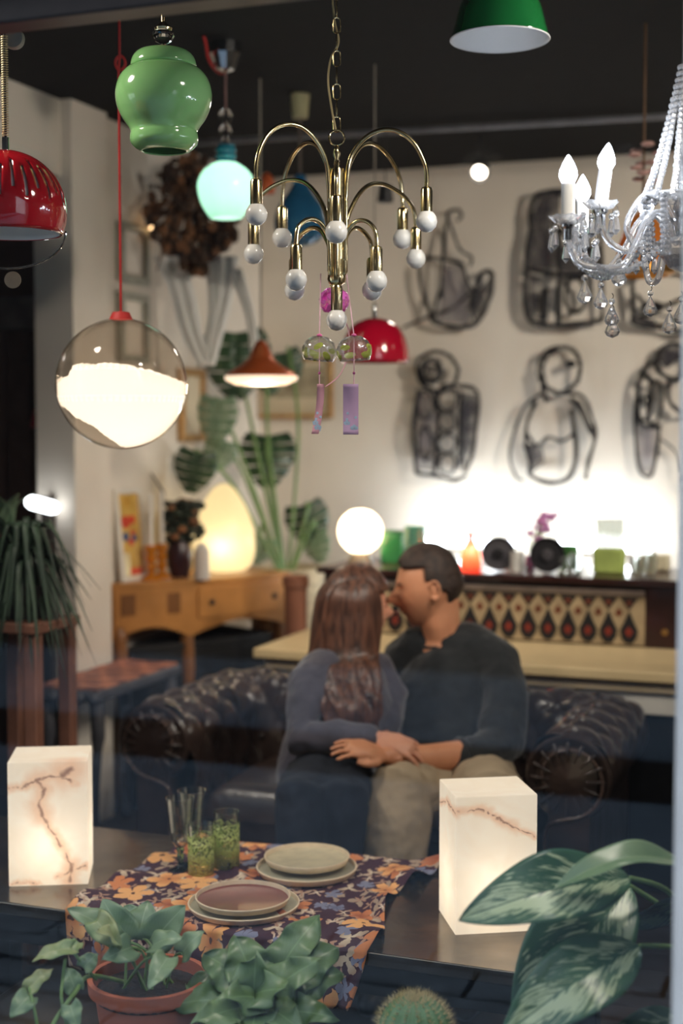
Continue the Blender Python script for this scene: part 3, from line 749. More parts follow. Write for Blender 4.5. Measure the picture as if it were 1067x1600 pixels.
# --- copper cone pendant
d = 5.0; c = P(408, 590, d); s = d/FPX; Z = lambda py: P(408, py, d).z
t = thing('copper_cone_pendant', 'copper coloured witch hat pendant with glowing white underside near the framed picture', 'lamp', (c.x, c.y, c.z))
b0 = V((c.x, c.y, 0))
pr = [(57, 588), (50, 581), (34, 572), (20, 560), (13, 545), (7, 534), (1, 531)]
ob('shade', M().shell(b0, [(p.x*s, Z(p.y)) for p in spline([(a_, b_, 0) for a_, b_ in pr], 4)], .0015, 48), pm('copper_orange', (190, 92, 48), .35, .4), t, smooth=180)
ob('diffuser', M().lathe(b0, [(.001, Z(602)), (40*s, Z(601)), (56*s, Z(594)), (57*s, Z(588)), (.001, Z(586))], 48), emit('cone_diffuser', (255, 226, 196), 1.25), t)
pt_light(t, (c.x, c.y, Z(612)), 5, (1, .82, .62), .05)
cord(t, c, CEIL, pm('cord_grey', (150, 140, 128), .7), .0035, Z(533))
# --- red dome pendant
d = 4.8; c = P(585, 560, d); s = d/FPX; Z = lambda py: P(585, py, d).z
t = thing('red_dome_pendant', 'plain crimson half dome pendant behind the wind chimes', 'lamp', (c.x, c.y, c.z))
b0 = V((c.x, c.y, 0))
pr = [(54, 566), (53, 548), (47, 526), (34, 508), (16, 499), (3, 497)]
mt_crim = pm('crimson_plastic', (184, 12, 44), .15, var=.05, coat=.6)
ob('shade', M().shell(b0, [(p.x*s, Z(p.y)) for p in spline([(a_, b_, 0) for a_, b_ in pr], 4)], .003, 48), mt_crim, t, smooth=180)
ob('stem', M().tube([V((c.x, c.y, Z(498))), V((c.x, c.y, Z(478)))], .008, 10), mt_chrome, t)
cord(t, c, CEIL, bpy.data.materials['cord_grey'], .0025, Z(480))
# --- small pendants far back
d = 5.6; c = P(602, 302, d); s = d/FPX; Z = lambda py: P(602, py, d).z
t = thing('black_cylinder_pendant', 'small black cylinder pendant against the back wall right of the brass column', 'lamp', (c.x, c.y, Z(316)))
ob('shade', M().lathe(V((c.x, c.y, 0)), [(.001, Z(289)), (10*s, Z(290)), (13*s, Z(314)), (12*s, Z(316)), (.001, Z(314))], 24), pm('matt_black', (20, 18, 20), .5), t)
cord(t, c, CEIL, mt_cord, .0025, Z(290))
d = 5.6; c = P(417, 290, d); s = d/FPX; Z = lambda py: P(417, py, d).z
t = thing('orange_pendant', 'small orange pendant partly hidden by the aqua globe', 'lamp', (c.x, c.y, Z(300)))
ob('shade', M().shell(V((c.x, c.y, 0)), [(12*s, Z(302)), (13*s, Z(290)), (9*s, Z(276)), (2*s, Z(270))], .003, 24), pm('orange_plastic', (200, 96, 50), .4), t)
cord(t, c, CEIL, mt_cord, .0025, Z(272))
# --- the visible ceiling spotlight, plus unseen ones added to brighten the room
mt_spot = pm('spot_housing', (30, 30, 32), .4, .4); mt_lens = emit('spot_lens', (255, 240, 222), 9)
def spot(pos, aim, watts, col, label, ang=75, blend=.6):
    pos = V(pos); d_ = (V(aim)-pos).normalized()
    t = thing('spotlight', label, 'spotlight', pos, 'black track spotlights on the ceiling')
    ob('housing', M().lathe(pos-d_*.08, [(.001, 0), (.034, .002), (.04, .075), (.036, .078), (.034, .05), (.001, .05)], 24, ax=d_), mt_spot, t)
    ob('lens', M().lathe(pos-d_*.08, [(.001, .052), (.030, .054), (.030, .058), (.001, .062)], 20, ax=d_), mt_lens, t)
    ob('bracket', M().tube([pos-d_*.05, V((pos.x, pos.y, CEIL))], .006, 8), mt_spot, t)
    L = bpy.data.lights.new('spot_beam', 'SPOT'); L.energy = watts; L.color = col; L.spot_size = radians(ang); L.spot_blend = blend; L.shadow_soft_size = .10
    o = bpy.data.objects.new('spot_beam', L); COL.objects.link(o); o.parent = t; o.location = d_*.0; o.rotation_euler = d_.to_track_quat('-Z', 'Y').to_euler()
p = P(748, 272, 5.9)
spot(p, V((-1.2, 3.0, 1.0)), 14, NEUT, 'bright spotlight on the back of the ceiling, facing the window', 60)
spot((.9, 4.4, 2.66), (-1.3, YB, 1.25), 240, NEUT, 'added unseen spotlight on the right part of the ceiling aimed at the wall drawings', 80, .9)
spot((.2, 3.2, 2.66), (XL, 4.9, 1.6), 92, NEUT, 'added unseen spotlight aimed at the left wall', 80, .9)
spot((.6, 3.0, 2.66), (-1.5, 4.3, .6), 75, NEUT, 'added unseen spotlight aimed at the sofa', 60, .9)
spot((-2.6, 2.9, 2.66), (-1.5, 4.1, .9), 80, NEUT, 'added unseen spotlight at the left near the window aimed at the couple', 60, .9)
spot((-.15, 2.3, 2.66), (-1.1, 2.95, 1.0), 60, NEUT, 'added unseen spotlight beside the window aimed at the table', 95, .9)
spot((-2.1, 2.3, 2.66), (-1.25, 2.95, 1.0), 55, NEUT, 'added unseen spotlight above the left end of the window', 95, .9)
# ================================================================== BRASS CHANDELIER
d0 = 3.0; C0 = P(526, 400, d0); C0 = V((C0.x, C0.y, 0))
Z = lambda py, dd=3.0: P(526, py, dd).z
t = thing('brass_chandelier', 'tall brass fountain chandelier with arching tubes and round unlit opal bulbs', 'chandelier', (C0.x, C0.y, Z(480)))
s = d0/FPX
ob('column', M().lathe(C0, [(.001, Z(262)), (12*s, Z(266)), (14*s, Z(275)), (14*s, Z(432)), (15*s, Z(436)), (13*s, Z(442)), (5*s, Z(447)), (.001, Z(447))], 32), mt_brass, t)
ob('finial', M().lathe(C0, [(.001, Z(262)), (5*s, Z(258)), (3*s, Z(250)), (6*s, Z(243)), (4*s, Z(232)), (.001, Z(228))], 20), mt_brass, t)
rg = [RF(C0, .016*cos(a_), 0, Z(217)+.016*sin(a_)) for a_ in [2*pi*i/24 for i in range(24)]]
ob('ring', M().tube(rg, .0022, 8, closed=True), mt_brass, t)
def bulb_unit(pos, rsock=.0125, hs=.055):
    # pos : centre of bulb
    sk = M().lathe(pos, [(.001, .016), (rsock, .016), (rsock, .016+hs*.9), (rsock*.8, .016+hs), (.005, .018+hs), (.001, .02+hs)], 24)
    o1 = ob('socket', sk, mt_brass, t, smooth=35)
    R_ = .0225
    ob('bulb', M().lathe(pos, [(.001, -R_), (R_*.5, -R_*.87), (R_*.87, -R_*.5), (R_, 0), (R_*.92, R_*.4), (R_*.68, R_*.78), (.0115, .0215), (.011, .026), (.001, .026)], 24), mt_opal, t, smooth=180)
    return pos+V((0, 0, .016+hs))
def arm(r_, f_, zbulb, zpeak, zbot):
    az = V((r_, f_, 0)).normalized(); rb = .019
    b = RF(C0, r_, f_, zbulb)
    top = bulb_unit(b)
    R_ = V((r_, f_, 0)).length
    pts = []
    def at_(rad, z): return RF(C0, az.x*rad, az.y*rad, z)
    pts.append(at_(rb, zbot)); pts.append(at_(rb, (zbot+zpeak)/2)); 
    zs = top.z
    mid = (rb+R_)/2; ra = (R_-rb)/2; hh = ra*1.05
    zin = zpeak-hh*1.25
    pts.append(at_(rb, zin-.03))
    for i in range(1, 8):
        a_ = pi-(pi*i/8)
        rr_ = mid+ra*cos(a_); z_ = (zpeak-hh)+hh*sin(a_)
        if a_ > pi/2: z_ = zin+(zpeak-zin)*sin(a_)
        else: z_ = max(zs+.012, zpeak-(zpeak-max(zs+.015, zpeak-hh*1.2))*(1-sin(a_)))
        pts.append(at_(rr_, z_))
    pts.append(at_(R_, max(zs+.004, min(zs+.03, zpeak-hh)))); pts.append(at_(R_, zs-.002))
    ob('arm', M().tube(spline(pts, 6), .0048, 10), mt_brass, t, smooth=180)
zA, zB, zC = Z(336, 2.88), Z(363, 2.8), Z(437, 2.92)
pA, pB, pC = zA+.192, zB+.150, zC+.128
for (r_, f_) in ((-.162, -.12), (.188, -.02), (.150, .26), (-.125, .24)): arm(r_, f_, zA, pA, Z(424))
for (r_, f_) in ((.0, -.2), (.180, .25), (-.185, .16)): arm(r_, f_, zB, pB, Z(430))
for (r_, f_) in ((-.083, -.08), (-.094, .15), (.083, -.05), (.078, .15)): arm(r_, f_, zC, pC, Z(428))
bulb_unit(RF(C0, 0, 0, Z(500)), .0125, .058)
# chain and cable
zc = Z(214); i = 0
while zc < CEIL:
    L_, w_ = (.040, .0075)
    ax = RH if i % 2 == 0 else FH
    pts = []
    for q in range(16):
        a_ = 2*pi*q/16; pts.append(V((C0.x, C0.y, zc+L_/2+.003))+ax*(w_*cos(a_))+V((0, 0, (L_/2-.004)*(1 if sin(a_) > 0 else -1)*abs(sin(a_))**.35 if abs(sin(a_)) > 1e-6 else 0)))
    ob('chain_link', M().tube(pts, .0016, 6, closed=True), mt_brass, t); zc += L_-.006; i += 1
pts = [RF(C0, -.002, .0, Z(205)), RF(C0, -.010, .0, Z(175)), RF(C0, -.018, .004, Z(130)), RF(C0, -.012, .004, Z(95)), RF(C0, .004, .004, Z(70)), RF(C0, -.006, .004, Z(30)), RF(C0, -.010, .0, Z(-40)), RF(C0, -.004, 0, CEIL)]
ob('cable', M().tube(spline(pts, 6), .0024, 8), pm('cable_gold', (150, 132, 92), .5), t)
# ================================================================== WIND CHIMES
mt_pinkstr = pm('pink_string', (226, 178, 190), .7); mt_bead = pm('pink_bead', (236, 110, 170), .3)
mt_leafp = transl('chime_leaf_print', (222, 228, 120), .5, .05); mt_orp = pm('chime_orange_print', (220, 128, 96), .5)
mt_bowl = thin_glass('chime_glass', (.99, .99, .98), .05, .05, power=2.2)
_b = mt_bowl.node_tree; _o = _b.nodes['Material Output']; _src = _o.inputs[0].links[0].from_socket; _t = _b.nodes.new('ShaderNodeBsdfTranslucent'); _t.inputs[0].default_value = (.95, .93, .9, 1); _m = _b.nodes.new('ShaderNodeMixShader'); _m.inputs[0].default_value = .10; _b.links.new(_src, _m.inputs[1]); _b.links.new(_t.outputs[0], _m.inputs[2]); _b.links.new(_m.outputs[0], _o.inputs[0])
def chime(px, py, d, wpx, strip, label, sx, prints, tilt=0, topy=425):
    c = P(px, py, d); s = d/FPX; r = wpx/2*s
    t = thing('wind_chime', label, 'wind chime', c, 'glass wind chimes hanging below the brass chandelier')
    m = M().shell(c, [(.004, r*.72), (r*.45, r*.66), (r*.8, r*.40), (r, 0), (r*.98, -r*.32), (r*.84, -r*.66)], .0015, 40, ax=(sin(tilt)*RH.x, sin(tilt)*RH.y, cos(tilt)))
    ob('glass_bowl', m, mt_bowl, t, smooth=180)
    ob('bowl_rim', M().tube([V(c)+RH*(r*.84*cos(a_))*cos(tilt)+FH*(r*.84*sin(a_))+V((0, 0, -r*.66*cos(tilt)-r*.84*cos(a_)*sin(tilt)))-RH*(r*.66*sin(tilt)) for a_ in [2*pi*i/40 for i in range(40)]], .0013, 6, closed=True), mt_glass, t)
    R = random.Random(px); m = M()
    for i in range(prints):
        a_ = R.uniform(0, 2*pi); z = R.uniform(-.5, .12)*r; L = R.uniform(.24, .42)*r; tt = R.uniform(-1, 1); pts = []
        for q in range(9):
            th = 2*pi*q/9; lx = cos(th)*L; lz = sin(th)*L*.5
            ux = lx*cos(tt)-lz*sin(tt); uz = lx*sin(tt)+lz*cos(tt)
            rr = r*1.015*(1-.16*max(0, -(z+uz)/r/.66)**3)*(1-.25*max(0, (z+uz)/r)**1.5)
            aa = a_+ux/r; pts.append(V(c)+RH*(rr*cos(aa)-(z+uz)*sin(-tilt))+FH*(rr*sin(aa))+V((0, 0, z+uz-rr*cos(aa)*sin(tilt))))
        m.add(pts, [tuple(range(9))])
    ob('leaf_print', m, mt_leafp, t, smooth=0, solid=.0006, recalc=False)
    zt2 = P(px, topy, d).z; zs = P(px, strip[0], d).z
    top = V((c.x, c.y, c.z+r*.7))
    ob('string', M().tube([RF((C0.x, C0.y, 0), sx, .01, zt2), top, V((c.x, c.y, zs))], .0013, 6), mt_pinkstr, t)
    ob('bead', M().sphere(top+V((0, 0, .003)), .0045, 12, 8, (1.3, 1.3, .8)).sphere(V((c.x, c.y, P(px, 583, d).z)), .003, 10, 6), mt_bead, t)
    return c, s, t
mt_p1 = pm('paper_rose', (204, 148, 160), .8, var=.05); mt_p2 = pm('paper_lilac', (176, 144, 174), .8, var=.05); mt_fl = pm('paper_flower_blue', (170, 190, 210), .7)
def strip(t, px, d, y0, y1, w_, curve, yaw, mt):
    m = M(); N = 14; s = d/FPX
    def fn(u, v):
        y = lerp(y0, y1, v); return RF(V((P(px, y, d).x, P(px, y, d).y, P(px, y, d).z)), (u-.5)*w_*cos(yaw)+curve*v*v, (u-.5)*w_*sin(yaw)+.01*sin(v*3), 0)
    o = ob('paper_strip', m.grid(fn, 2, N), mt, t, solid=.0006, smooth=180)
    R = random.Random(px); fm = M()
    for (fu, fv, fr) in ((.25, .78, .007), (.72, .88, .0085), (.3, .58, .003), (.82, .66, .003), (.25, .7, .003)):
        b = V(fn(fu, fv)); 
        for q in range(5):
            a_ = 2*pi*q/5+.3; pc = b+RH*(fr*.55*cos(a_)*cos(yaw))+FH*(fr*.55*cos(a_)*sin(yaw)-.0010)+V((0, 0, fr*.55*sin(a_)))
            fm.add([pc+RH*(fr*.45*cos(e_)*cos(yaw))+FH*(fr*.45*cos(e_)*sin(yaw))+V((0, 0, fr*.45*sin(e_))) for e_ in [2*pi*k_/8 for k_ in range(8)]], [tuple(range(8))])
    ob('flower_motif', fm, mt_fl, t, smooth=0, solid=.0004, recalc=False)
c, s, t = chime(499, 545, 2.98, 53, (600, 0), 'left glass wind chime with a curling rose paper strip', -.034, 7, .1)
strip(t, 501, 2.98, 600, 678, .016, -.012, .35, mt_p1)
c, s, t = chime(553, 545, 2.96, 54, (600, 0), 'right glass wind chime with green leaves and a flat lilac paper strip', .021, 11, -.06)
strip(t, 548, 2.96, 600, 679, .032, 0, 0, mt_p2)
c = P(522, 468, 3.12); s = 3.12/FPX
t = thing('wind_chime', 'pink glass wind chime behind the bottom brass socket', 'wind chime', c, 'glass wind chimes hanging below the brass chandelier')
k = NT('pink_glass'); tr = k.a('ShaderNodeBsdfTransparent', {'Color': (1, .8, .95, 1)}); k.b.inputs['Base Color'].default_value = lin((226, 110, 196)); k.b.inputs['Roughness'].default_value = .1
f = k.ramp(k.noise(60), [(.42, (0, 0, 0)), (.55, (.85, .85, .85))]); k.set(k.out.inputs[0], k.a('ShaderNodeMixShader', {0: f, 1: tr, 2: k.b}))
r = 23*s
ob('glass_bowl', M().shell(c, [(.003, r*.8), (r*.5, r*.72), (r*.88, r*.4), (r, 0), (r*.95, -r*.4), (r*.7, -r*.8)], .0015, 36), k.m, t, smooth=180)
ob('string', M().tube([c+V((0, 0, r*.75)), RF(C0, .0, .015, Z(432))], .0012, 6), mt_pinkstr, t)
ob('streamer', M().tube(spline([c+V((0, 0, -.02)), RF(c, .03, 0, -.06), RF(c, .030, 0, -.12), RF(c, .012, 0, -.165), RF(c, -.018, 0, -.19)], 6), .0026, 8, flat=.4), mt_p1, t)
# ================================================================== CRYSTAL CHANDELIER
k = NT('cut_crystal'); k.b.inputs['Base Color'].default_value = (1, 1, 1, 1); k.b.inputs['Roughness'].default_value = 0; k.b.inputs['Transmission Weight'].default_value = 1; k.b.inputs['IOR'].default_value = 1.52
x_ = k.a('ShaderNodeMixShader', {0: .5, 1: k.a('ShaderNodeBsdfTranslucent', {'Color': (.95, .96, 1, 1)}), 2: k.a('ShaderNodeBsdfDiffuse', {'Color': (.95, .96, 1, 1)})})
x2_ = k.a('ShaderNodeMixShader', {0: .25, 1: k.b, 2: k.a('ShaderNodeBsdfTransparent', {'Color': (.97, .97, .98, 1)})})
k.set(k.out.inputs[0], k.a('ShaderNodeMixShader', {0: .13, 1: x2_, 2: x_})); mt_crys = k.m
mt_candle = pm('candle_sleeve', (238, 236, 230), .4, var=.02)
mt_flame = emit('flame_bulb', (222, 232, 255), 34)
d0 = 2.72; K0 = P(1066, 385, d0); K0 = V((K0.x, K0.y, 0)); Zc = lambda py, dd=2.72: P(1000, py, dd).z
t = thing('crystal_chandelier', 'lit crystal chandelier with glass arms and bead garlands beside the right window jamb', 'chandelier', (K0.x, K0.y, Zc(500)))
s = d0/FPX
ob('bowl', M().lathe(K0, [(.001, Zc(425)), (20*s, Zc(418)), (34*s, Zc(400)), (38*s, Zc(380)), (36*s, Zc(374)), (12*s, Zc(370)), (10*s, Zc(340)), (16*s, Zc(325)), (10*s, Zc(310)), (7*s, Zc(260)), (14*s, Zc(240)), (5*s, Zc(225)), (.001, Zc(225))], 20), mt_crys, t, smooth=0)
ob('metal_core', M().lathe(K0, [(.001, Zc(372)), (.012, Zc(371)), (.006, Zc(360)), (.004, Zc(100)), (.004, CEIL)], 16), mt_chrome, t)
mt_hook = pm('hook_metal', (80, 74, 66), .35, .8)
def drop(p, size, name='crystal_drop', prism=False):
    p = V(p)
    ob('hook', M().tube(spline([p+V((0, 0, .0)), p+V((.003, 0, -.006)), p+V((0, 0, -.012))], 4), .0009, 6), mt_hook, t)
    q = p+V((0, 0, -.016)); a_ = random.uniform(0, 1)
    m = M().sphere(q, .0062, 8, 5)
    q2 = q+V((0, 0, -.006))
    if prism: m.lathe(q2, [(.001, 0), (size*.13, -size*.06), (size*.24, -size*.72), (.001, -size)], 6)
    else: m.lathe(q2, [(.001, 0), (size*.12, -size*.18), (size*.30, -size*.55), (size*.36, -size*.72), (size*.26, -size*.9), (.001, -size)], 10)
    ob(name, m, mt_crys, t, smooth=0)
def carm(r_, f_, zcup, lean=0):
    az = V((r_, f_, 0)).normalized(); R_ = V((r_, f_, 0)).length
    A = lambda rad, z: RF(K0, az.x*rad, az.y*rad, z)
    zb = zcup-.075
    pts = [A(.02, zcup-.015), A(.05, zcup+.030), A(.085, zcup+.022), A(.115, zcup-.03), A(.15 if R_ > .2 else R_-.07, zb+.003), A(R_-.04, zb), A(R_-.012, zb+.022), A(R_, zcup-.012)]
    ob('glass_arm', M().tube(spline(pts, 8), .0068, 12), mt_crys, t, smooth=180)
    cup = A(R_, zcup)
    ob('arm_collar', M().lathe(cup, [(.001, -.032), (.010, -.032), (.010, -.012), (.015, -.008), (.015, -.004), (.001, -.004)], 16), mt_chrome, t)
    rc = .033
    m = M(); seg = 16
    vs = []
    for (rr, zz_) in ((.008, -.004), (.022, 0), (.033, .010), (.028, .011), (.018, .004), (.008, .003)):
        for q in range(seg):
            a_ = 2*pi*q/seg; rq = rr*(1+.10*(q % 2)*(rr > .02)); vs.append(cup+V((rq*cos(a_), rq*sin(a_), zz_+(.003 if q % 2 and rr > .03 else 0))))
    fs = [(i*seg+q, i*seg+(q+1) % seg, ((i+1) % 6)*seg+(q+1) % seg, ((i+1) % 6)*seg+q) for i in range(6) for q in range(seg)]
    ob('drip_cup', m.add(vs, fs), mt_crys, t, smooth=0)
    up = (V((0, 0, 1))+RH*lean).normalized()
    ob('candle', M().lathe(cup, [(.001, .004), (.0125, .004), (.0125, .07), (.010, .072), (.001, .072)], 20, ax=up), mt_candle, t)
    fb = cup+up*.074
    ob('flame_bulb', M().lathe(fb, [(.001, -.002), (.012, 0), (.0165, .010), (.0155, .020), (.010, .033), (.004, .044), (.001, .048)], 20, ax=up), mt_flame, t, smooth=180)
    for q in range(5):
        a_ = 2*pi*q/5+r_*9
        drop(cup+V((.032*cos(a_), .032*sin(a_), .004)), .034, prism=True)
    drop(A(R_-.04, zb-.006), .042); 
    return cup
zK = P(890, 352, 2.62).z
carm(-.240, -.13, zK); carm(-.165, -.04 , P(937, 326, 2.68).z, .12); carm(-.175, .10, zK+.005)
carm(-.02, .24, zK); carm(.06, -.23, zK); carm(.21, -.06, zK); carm(.19, .13, zK)
pt_light(t, RF(K0, -.12, -.05, zK+.13), 7, (.86, .92, 1), .03)
for (px_, py_) in ((956, 458), (957, 476), (1046, 470), (1064, 455)): drop(P(px_, py_, 2.74), .042)
def beads(a, b, sag, n, wdt=0, rb=.0056, rows=1):
    m = M(); R = random.Random(n)
    for rw in range(rows):
        off = V((0, 0, 0)) if rows == 1 else RH*R.uniform(-wdt, wdt)+FH*R.uniform(-wdt, wdt)
        for i in range(n):
            q = i/(n-1); p = V(a)*(1-q)+V(b)*q+V((0, 0, -sag*sin(pi*q)))+off*(.4+.6*q)
            m.sphere(p, rb*R.uniform(.85, 1.1), 7, 4)
    ob('bead_strand', m, mt_crys, t, smooth=0)
crown = RF(K0, .0, 0, Zc(70))
for (r_, f_) in ((-.078, -.02), (-.066, .02), (-.062, -.05), (-.052, .0), (-.045, .04), (-.035, -.07), (-.02, -.02), (0, -.08), (.03, -.04), (.05, -.05)):
    beads(RF(K0, r_*.12, f_*.12, Zc(110)), RF(K0, r_, f_, Zc(312)), .02, 26, .012, .0062, rows=1)
for (r_, f_) in ((-.07, -.02), (-.05, -.06), (-.065, .04), (0, -.08)):
    beads(RF(K0, r_, f_, Zc(312)), RF(K0, r_*.9, f_, Zc(400)), 0, 12, .008, rows=3)
    beads(RF(K0, r_*1.2, f_, Zc(395)), RF(K0, -.20 if r_ < -.04 else .1, f_-.05, zK-.06), .035, 18, .006, rows=2)
ob('crown_dish', M().lathe(RF(K0, 0, 0, Zc(312)), [(.01, 0), (.05, -.004), (.082, .004), (.078, .008), (.045, .003), (.01, .006)], 16), mt_crys, t, smooth=0)
# --- gold ceiling lamp behind it
d = 4.3; c = P(1004, 400, d); s = d/FPX; Z = lambda py: P(1004, py, d).z
t = thing('gold_floral_pendant', 'gold pendant lamp with metal flowers on its stem, behind the crystal chandelier', 'lamp', (c.x, c.y, Z(430)))
b0 = V((c.x, c.y, 0)); mt_gl = pm('old_gold', (206, 150, 76), .3, .9)
ob('amber_shade', M().shell(b0, [(42*s, Z(418)), (38*s, Z(385)), (26*s, Z(350)), (12*s, Z(335)), (3*s, Z(330))], .003, 40), transl('amber_glass', (214, 150, 74), .4, .1), t, smooth=180)
ob('gold_rim', M().lathe(b0, [(40*s, Z(432)), (50*s, Z(428)), (46*s, Z(416)), (38*s, Z(420))], 40, close=True), mt_gl, t)
pt_light(t, (c.x, c.y, Z(408)), .30, WARM, .02)
ob('stem', M().tube([V((c.x, c.y, Z(332))), V((c.x, c.y, CEIL))], .004, 8), pm('stem_bronze', (92, 66, 44), .6, .3), t)
m = M(); R = random.Random(4)
for i in range(12):
    a_ = i*2.4; z = lerp(Z(285), Z(225), i/11); r = R.uniform(.02, .05)
    m.sphere(V((c.x+r*cos(a_), c.y+r*sin(a_), z)), .014, 8, 5, (1.5, 1, .6))
ob('metal_flowers', m, pm('painted_flowers', (190, 150, 140), .4, .4), t)
# ================================================================== WALL FIGURES
mt_wire = pm('blackened_wire', (30, 28, 30), .5, .4, var=.2)
k = NT('dark_gauze'); tr = k.a('ShaderNodeBsdfTransparent', {}); k.b.inputs['Base Color'].default_value = lin((52, 48, 56)); k.b.inputs['Roughness'].default_value = .7
f = k.ramp(k.noise(14, det=4), [(.3, (.18, .18, .18)), (.7, (.8, .8, .8))]); k.set(k.out.inputs[0], k.a('ShaderNodeMixShader', {0: f, 1: tr, 2: k.b})); mt_gauze = k.m
k = NT('pale_gauze'); tr = k.a('ShaderNodeBsdfTransparent', {}); k.b.inputs['Base Color'].default_value = lin((120, 112, 124)); k.set(k.out.inputs[0], k.a('ShaderNodeMixShader', {0: .3, 1: tr, 2: k.b})); mt_gauze2 = k.m
YS = YB-.06
def ell(cx, cy, rx, ry, tilt=0, a0=0, a1=360, n=18):
    return [(cx+rx*cos(radians(a))*cos(tilt)-ry*sin(radians(a))*sin(tilt), cy+rx*cos(radians(a))*sin(tilt)+ry*sin(radians(a))*cos(tilt)) for a in [lerp(a0, a1, i/n) for i in range(n+1)]]
def figure(label, tf, lines, dark=(), pale=(), thick=.0085):
    ox, oy, sc_ = tf
    q = lambda p: PY(ox+p[0]*sc_, oy+p[1]*sc_, YS)
    allp = [q(p) for l in lines for p in l[0]]
    c = sum(allp, V((0, 0, 0)))/len(allp)
    t = thing('wall_figure', label, 'wall sculpture', c, 'black wire figures hung on the back wall')
    R = random.Random(len(label))
    for pl, wd in [(l[0], l[1]) for l in lines]+[([(p[0]+R.uniform(-.9, .9)/sc_, p[1]+R.uniform(-1.6, 1.6)/sc_) for p in l[0]][:max(3, int(len(l[0])*.7))], l[1]*.55) for l in lines if len(l[0]) > 3]:
        pts = spline([q(p)+V((0, R.uniform(-.015, .015), 0)) for p in pl], 4)
        ob('wire', M().tube(pts, [thick*wd*(.8+.4*abs(sin(i*.7))) for i in range(len(pts))], 7), mt_wire, t, smooth=180)
    for pg in dark: ob('mesh_panel', M().flat([q(p) for p in pg], (0, 1, 0), .006), mt_gauze, t, smooth=0)
    for pg in pale: ob('mesh_panel', M().flat([q(p)+V((0, .012, 0)) for p in pg], (0, 1, 0), .004), mt_gauze2, t, smooth=0)
figure('wire figure like a spouted pot with a tall curled hook on top', (620, 280, .1875), [
    ([(435, 380), (425, 300), (460, 255), (520, 262), (535, 310), (505, 350)], .8), ([(405, 380), (385, 660), (380, 1000)], .9), ([(445, 370), (490, 520), (540, 600), (620, 650), (600, 720)], .7),
    ([(180, 650), (400, 670), (560, 720)], .9), ([(180, 700), (200, 900), (280, 1140)], 1), ([(280, 1140), (350, 1210), (500, 1235), (650, 1210), (730, 1100), (775, 950), (790, 790), (710, 785), (650, 950), (620, 1080)], 1.3),
    ([(560, 720), (590, 850), (650, 950)], .8), ([(60, 1235), (280, 1140), (450, 1080), (610, 940)], .6), ([(300, 1180), (240, 1000), (240, 960)], .6), ([(380, 880), (330, 1050), (300, 1180)], .8)],
    [[(650, 960), (790, 800), (760, 1000), (700, 1150), (640, 1190), (610, 1100)]], [[(400, 690), (550, 730), (580, 880), (640, 980), (560, 1200), (330, 1190), (380, 900)]])
figure('broad dark wire figure with rounded top, behind the lit candles', (800, 280, .25), [
    ([(120, 300), (120, 180), (180, 90), (330, 75), (480, 110), (540, 250), (560, 500), (560, 880)], 1.2), ([(120, 300), (90, 560), (95, 850), (200, 910), (420, 905), (560, 880)], 1.4),
    ([(205, 680), (200, 880)], 2), ([(290, 300), (300, 560), (290, 900)], 1.4), (ell(395, 725, 62, 110), 1.0), ([(100, 560), (300, 600), (560, 580)], 1.2), ([(290, 300), (420, 420), (560, 430)], 1)],
    [[(125, 250), (180, 100), (300, 85), (290, 560), (110, 560)], [(110, 600), (190, 620), (190, 890), (110, 860)], [(300, 430), (550, 450), (550, 600), (300, 580)]])
figure('low wire figure seen below the gold pendant', (800, 280, .25), [
    ([(750, 640), (760, 800), (765, 900), (900, 925), (1080, 950), (1180, 900), (1190, 640), (1100, 560), (860, 560), (750, 640)], 1.2), ([(780, 720), (850, 800), (940, 790), (1080, 740)], 1), (ell(880, 800, 50, 22), 1.4), ([(780, 860), (900, 850), (1060, 880)], .7)], [[(750, 850), (900, 880), (880, 920), (770, 900)]])
figure('wire torso with a tilted round head, left of the armless torso', (350, 400, .375), [
    (ell(888, 480, 88, 80, .5), 1.0), (ell(862, 480, 40, 46, .2), 1.3), ([(805, 560), (790, 720), (795, 860), (810, 905), (880, 915), (960, 935), (1010, 915)], 1.1), ([(970, 540), (1050, 565), (1048, 700), (1030, 830), (1000, 900)], 1.1),
    ([(880, 560), (890, 700), (880, 910)], 1.2), (ell(930, 590, 40, 55), .7), (ell(930, 690, 36, 40), .7), (ell(930, 780, 36, 40), .7), (ell(930, 865, 34, 42), .7), (ell(838, 620, 32, 60), .7), (ell(838, 780, 28, 70), .7), ([(985, 570), (985, 880)], 1.2)],
    [[(980, 570), (1050, 575), (1040, 760), (1000, 880), (980, 800)], [(840, 450), (890, 460), (880, 540), (840, 520)]], [[(800, 560), (880, 600), (880, 900), (800, 890)]])
figure('wire torso with an egg shaped leaning head and two arms', (667, 400, .375), [
    (ell(560, 475, 78, 96, .35), 1.1), (ell(548, 470, 88, 92, .3, 90, 250), .8), (ell(598, 450, 14, 8), 1), ([(485, 530), (488, 575), (505, 605)], 1.4), ([(478, 575), (410, 620), (365, 720), (348, 830), (365, 915), (395, 935)], .7), ([(455, 600), (415, 690), (408, 780)], 1),
    ([(540, 575), (640, 580), (685, 660), (702, 750), (672, 860), (660, 930)], 1), ([(600, 590), (645, 650), (685, 740)], 1.3), ([(408, 780), (430, 860), (430, 915), (520, 945), (600, 915), (625, 800), (600, 640)], 1.2), ([(412, 735), (455, 790), (508, 755), (560, 772), (612, 740)], .9)],
    [[(415, 780), (480, 800), (490, 860), (450, 890), (435, 900)], [(600, 590), (640, 600), (690, 720), (695, 780), (650, 680)]])
